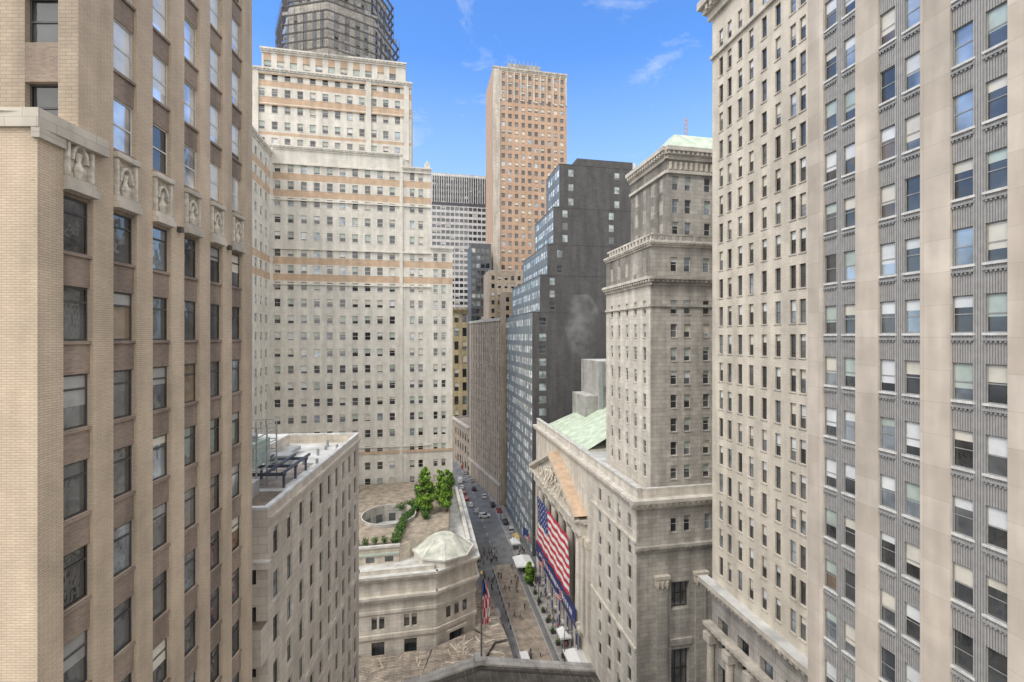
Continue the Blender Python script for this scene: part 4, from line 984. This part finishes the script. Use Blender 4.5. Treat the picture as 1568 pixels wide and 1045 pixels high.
# ================================================================== PEOPLE
plain("skin",(0.45,0.28,0.2),.6); plain("hair",(0.05,0.035,0.025),.7); plain("shoe",(0.03,0.03,0.03),.6)
shirts=[(.05,.06,.09),(.6,.6,.6),(.35,.06,.06),(.07,.12,.3),(.12,.12,.12),(.3,.22,.12)]
for i,c in enumerate(shirts): plain("shirt_%d"%i,c,.85)
for i,c in enumerate([(.04,.05,.1),(.05,.05,.05),(.2,.17,.12)]): plain("trousers_%d"%i,c,.85)
def figure(stride,arm,ci,pi):
    V=[];Ed=[];Rd=[]
    def v(p,r): V.append(p);Rd.append(r);return len(V)-1
    pel=v((0,0,.95),.135); sp=v((0,.01,1.15),.125); ch=v((0,.0,1.36),.15); ne=v((0,.01,1.5),.06); hd=v((0,.03,1.6),.085); ht=v((0,.03,1.72),.08)
    Ed+= [(pel,sp),(sp,ch),(ch,ne),(ne,hd),(hd,ht)]
    for s in (-1,1):
        sh=v((s*.19,0,1.4),.065); el=v((s*.25,-s*arm*.12,1.13),.048); wr=v((s*.24,-s*arm*.3+.05,.9),.034); ha=v((s*.235,-s*arm*.34+.07,.8),.03)
        Ed+=[(ch,sh),(sh,el),(el,wr),(wr,ha)]
        hp=v((s*.1,0,.88),.095); kn=v((s*.11,s*stride*.22+.04,.5),.065); an=v((s*.11,s*stride*.38-.02,.09 if s*stride>=0 else .14),.045); to=v((s*.12,s*stride*.38+.16,.045),.035)
        Ed+=[(pel,hp),(hp,kn),(kn,an),(an,to)]
    me=bpy.data.meshes.new("figure"); me.from_pydata(V,Ed,[]); o=bpy.data.objects.new("tmp",me); sc.collection.objects.link(o)
    m=o.modifiers.new("s",'SKIN'); 
    for i,sv in enumerate(me.skin_vertices[0].data): sv.radius=(Rd[i],Rd[i]*.85 if i in (0,1,2) else Rd[i]); sv.use_root=(i==0)
    ss=o.modifiers.new("u",'SUBSURF'); ss.levels=1; ss.render_levels=1
    dg=bpy.context.evaluated_depsgraph_get(); dg.update(); nm=bpy.data.meshes.new_from_object(o.evaluated_get(dg)); bpy.data.objects.remove(o)
    nm.materials.clear()
    for n in ("skin","hair","shirt_%d"%ci,"trousers_%d"%pi,"shoe"): nm.materials.append(MATS[n])
    for p_ in nm.polygons:
        c=p_.center
        k=4 if c.z<.1 else 3 if (c.z<.93 and abs(c.x)<.19) else 2
        if c.z<.88 and abs(c.x)>.19: k=0
        if c.z>1.5: k=0
        if c.z>1.7 or (c.z>1.56 and c.y<0.0): k=1
        p_.material_index=k; p_.use_smooth=True
    return nm
figs=[figure(a,b_,i,j) for a,b_,i,j in ((1,1,0,0),(0,.1,1,1),(-1,-1,2,0),(.6,.6,3,2),(0,0,4,1),(.9,.8,5,0),(-.5,-.6,0,2))]
def person(x,y,z=G+.1,rot=None):
    o=bpy.data.objects.new("pedestrian",random.choice(figs)); sc.collection.objects.link(o); o.location=(x,y,z); o.rotation_euler=(0,0,U(0,6.28) if rot is None else rot); k=U(.95,1.06); o.scale=(k,k,k)
for i in range(55): x,y=S.p(U(90,150),U(18.8,21),0)[:2]; person(x,y,G+.13)
for i in range(22): x,y=S.p(U(90,138),U(10.0,15.5),0)[:2]; person(x,y,G+.10)
for i in range(30): x,y=S.p(U(142,152),U(4,12),0)[:2]; person(x,y,G)
for i in range(18): x,y=S.p(U(150,200),U(.5,3),0)[:2]; person(x,y,G+.13)
for i in range(12): x,y=S.p(U(122,142),U(4.5,8.5),0)[:2]; person(x,y,G)
stone=[]
for f in figs[:4]:
    m=f.copy(); 
    for i in range(len(m.materials)): m.materials[i]=MATS["stone_ornament"]
    stone.append(m)
for i in range(17):
    u=25.4+i*2.1; hmax=(1-abs(u-42.2)/20.2)*7.4
    if hmax<1.2: continue
    o=bpy.data.objects.new("pediment_figure",stone[i%4]); sc.collection.objects.link(o); k=max(.7,hmax/1.8*.82)
    o.location=NF.p(u,2.15,-37.98); o.scale=(k*1.5,k*1.0,k); o.rotation_euler=(0,(u-42.2)*.012,math.radians(101)+U(-.4,.4)); o.parent=nyse
# ================================================================== STEAM PLUME
def steam():
    me=bpy.data.meshes.new("steam_plume"); V=[];Fc=[]
    k=14; rings=[(-8,1.2,0),(-4,2.6,.2),(1,4.0,.4),(6,4.6,.6),(11,3.8,.8),(15,2.0,1.0)]
    cx,cy=21.8,138.5
    for (z,r_,dx) in rings:
        for i in range(k):
            t=i*2*math.pi/k; rr=r_*(1+.2*noise.noise(Vector((math.cos(t)*2,math.sin(t)*2,z*.3)))); V.append((cx-dx*.6+rr*1.3*math.cos(t),cy+rr*.7*math.sin(t),z-2))
    for j in range(len(rings)-1):
        for i in range(k): Fc.append((j*k+i,j*k+(i+1)%k,(j+1)*k+(i+1)%k,(j+1)*k+i))
    Fc.append(tuple(range(k))[::-1]); Fc.append(tuple(range((len(rings)-1)*k,len(rings)*k)))
    me.from_pydata(V,[],Fc)
    m=bpy.data.materials.new("steam"); m.use_nodes=True; nt=m.node_tree; nt.nodes.remove(nt.nodes["Principled BSDF"])
    pv=nt.nodes.new("ShaderNodeVolumePrincipled"); nt.links.new(pv.outputs[0],nt.nodes["Material Output"].inputs["Volume"]); pv.inputs["Color"].default_value=(.95,.95,.95,1)
    tc=nt.nodes.new("ShaderNodeTexCoord"); n=nt.nodes.new("ShaderNodeTexNoise"); n.inputs["Scale"].default_value=.22; n.inputs["Detail"].default_value=4; nt.links.new(tc.outputs["Object"],n.inputs["Vector"])
    mr=nt.nodes.new("ShaderNodeMapRange"); mr.inputs[1].default_value=.42; mr.inputs[2].default_value=.75; mr.inputs[3].default_value=0; mr.inputs[4].default_value=.14; nt.links.new(n.outputs[0],mr.inputs[0]); nt.links.new(mr.outputs[0],pv.inputs["Density"])
    me.materials.append(m); o=bpy.data.objects.new("steam_plume",me); sc.collection.objects.link(o)
steam()
# ================================================================== WORLD, SUN, CAMERA
w=bpy.data.worlds.new("World"); sc.world=w; w.use_nodes=True
nt=w.node_tree; N=nt.nodes; L=nt.links; bg=N["Background"]
sky=N.new("ShaderNodeTexSky"); sky.sky_type='NISHITA'; sky.sun_disc=False
EL=math.radians(50)
sun_dir=Vector((-0.72,-0.69,0)).normalized()
sky.sun_elevation=EL; sky.sun_rotation=math.atan2(sun_dir.x,sun_dir.y)
sky.air_density=1.0; sky.dust_density=0.8; sky.ozone_density=3.0
tc=N.new("ShaderNodeTexCoord")
mp=N.new("ShaderNodeMapping"); mp.inputs["Scale"].default_value=(1.0,1.0,2.6); mp.inputs["Location"].default_value=(0.35,0.0,0.2); mp.inputs["Rotation"].default_value=(0,.12,0); L.new(tc.outputs["Generated"],mp.inputs[0])
n1=N.new("ShaderNodeTexNoise"); n1.inputs["Scale"].default_value=3.4; n1.inputs["Detail"].default_value=11; n1.inputs["Roughness"].default_value=.64; n1.inputs["Distortion"].default_value=.5; L.new(mp.outputs[0],n1.inputs["Vector"])
cr=N.new("ShaderNodeMapRange"); cr.inputs[1].default_value=.56; cr.inputs[2].default_value=.84; cr.inputs[4].default_value=.85; L.new(n1.outputs[0],cr.inputs[0])
hs=N.new("ShaderNodeHueSaturation"); hs.inputs["Saturation"].default_value=1.15; hs.inputs["Value"].default_value=1.0; L.new(sky.outputs[0],hs.inputs["Color"])
tint=N.new("ShaderNodeVectorMath"); tint.operation='MULTIPLY'; tint.inputs[1].default_value=(1.55,1.85,2.25); L.new(hs.outputs[0],tint.inputs[0])
sx=N.new("ShaderNodeSeparateXYZ"); L.new(tc.outputs["Generated"],sx.inputs[0])
hz=N.new("ShaderNodeMapRange"); hz.inputs[1].default_value=.52; hz.inputs[2].default_value=.1; hz.inputs[3].default_value=0; hz.inputs[4].default_value=.85; L.new(sx.outputs[2],hz.inputs[0])
mh=N.new("ShaderNodeMix"); mh.data_type='RGBA'; L.new(hz.outputs[0],mh.inputs[0]); L.new(tint.outputs[0],mh.inputs[6]); mh.inputs[7].default_value=(4.0,5.2,6.3,1)
mx=N.new("ShaderNodeMix"); mx.data_type='RGBA'; L.new(cr.outputs[0],mx.inputs[0]); L.new(mh.outputs[2],mx.inputs[6]); mx.inputs[7].default_value=(6.6,6.8,7.0,1)
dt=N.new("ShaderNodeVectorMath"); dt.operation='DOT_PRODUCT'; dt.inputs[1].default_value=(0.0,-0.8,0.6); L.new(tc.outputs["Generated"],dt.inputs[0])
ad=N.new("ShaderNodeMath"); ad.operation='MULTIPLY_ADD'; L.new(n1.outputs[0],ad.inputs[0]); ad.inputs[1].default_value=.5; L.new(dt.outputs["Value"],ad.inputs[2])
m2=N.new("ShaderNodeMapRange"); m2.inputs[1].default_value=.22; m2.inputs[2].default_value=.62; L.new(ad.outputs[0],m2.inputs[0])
mx2=N.new("ShaderNodeMix"); mx2.data_type='RGBA'; L.new(m2.outputs[0],mx2.inputs[0]); L.new(mx.outputs[2],mx2.inputs[6]); mx2.inputs[7].default_value=(10.2,10.1,9.9,1)  # bright white cloud bank added behind and above the camera as fill light
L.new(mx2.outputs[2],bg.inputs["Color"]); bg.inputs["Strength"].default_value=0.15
sl=bpy.data.lights.new("sun","SUN"); sl.energy=2.2; sl.angle=math.radians(22); sl.color=(1,.96,.9)
so=bpy.data.objects.new("sun",sl); sc.collection.objects.link(so)
sv=Vector((sun_dir.x*math.cos(EL),sun_dir.y*math.cos(EL),math.sin(EL)))
so.rotation_euler=sv.to_track_quat('Z','Y').to_euler()
cd=bpy.data.cameras.new("camera"); co=bpy.data.objects.new("camera",cd); sc.collection.objects.link(co)
cd.sensor_width=36; cd.lens=36*700/1568; cd.shift_y=-5.5/1568; cd.clip_end=8000; cd.clip_start=.1
co.location=(0,0,0); co.rotation_euler=(math.radians(90),0,0)
sc.camera=co
sc.view_settings.view_transform='Standard'; sc.view_settings.look='None'; sc.view_settings.exposure=0
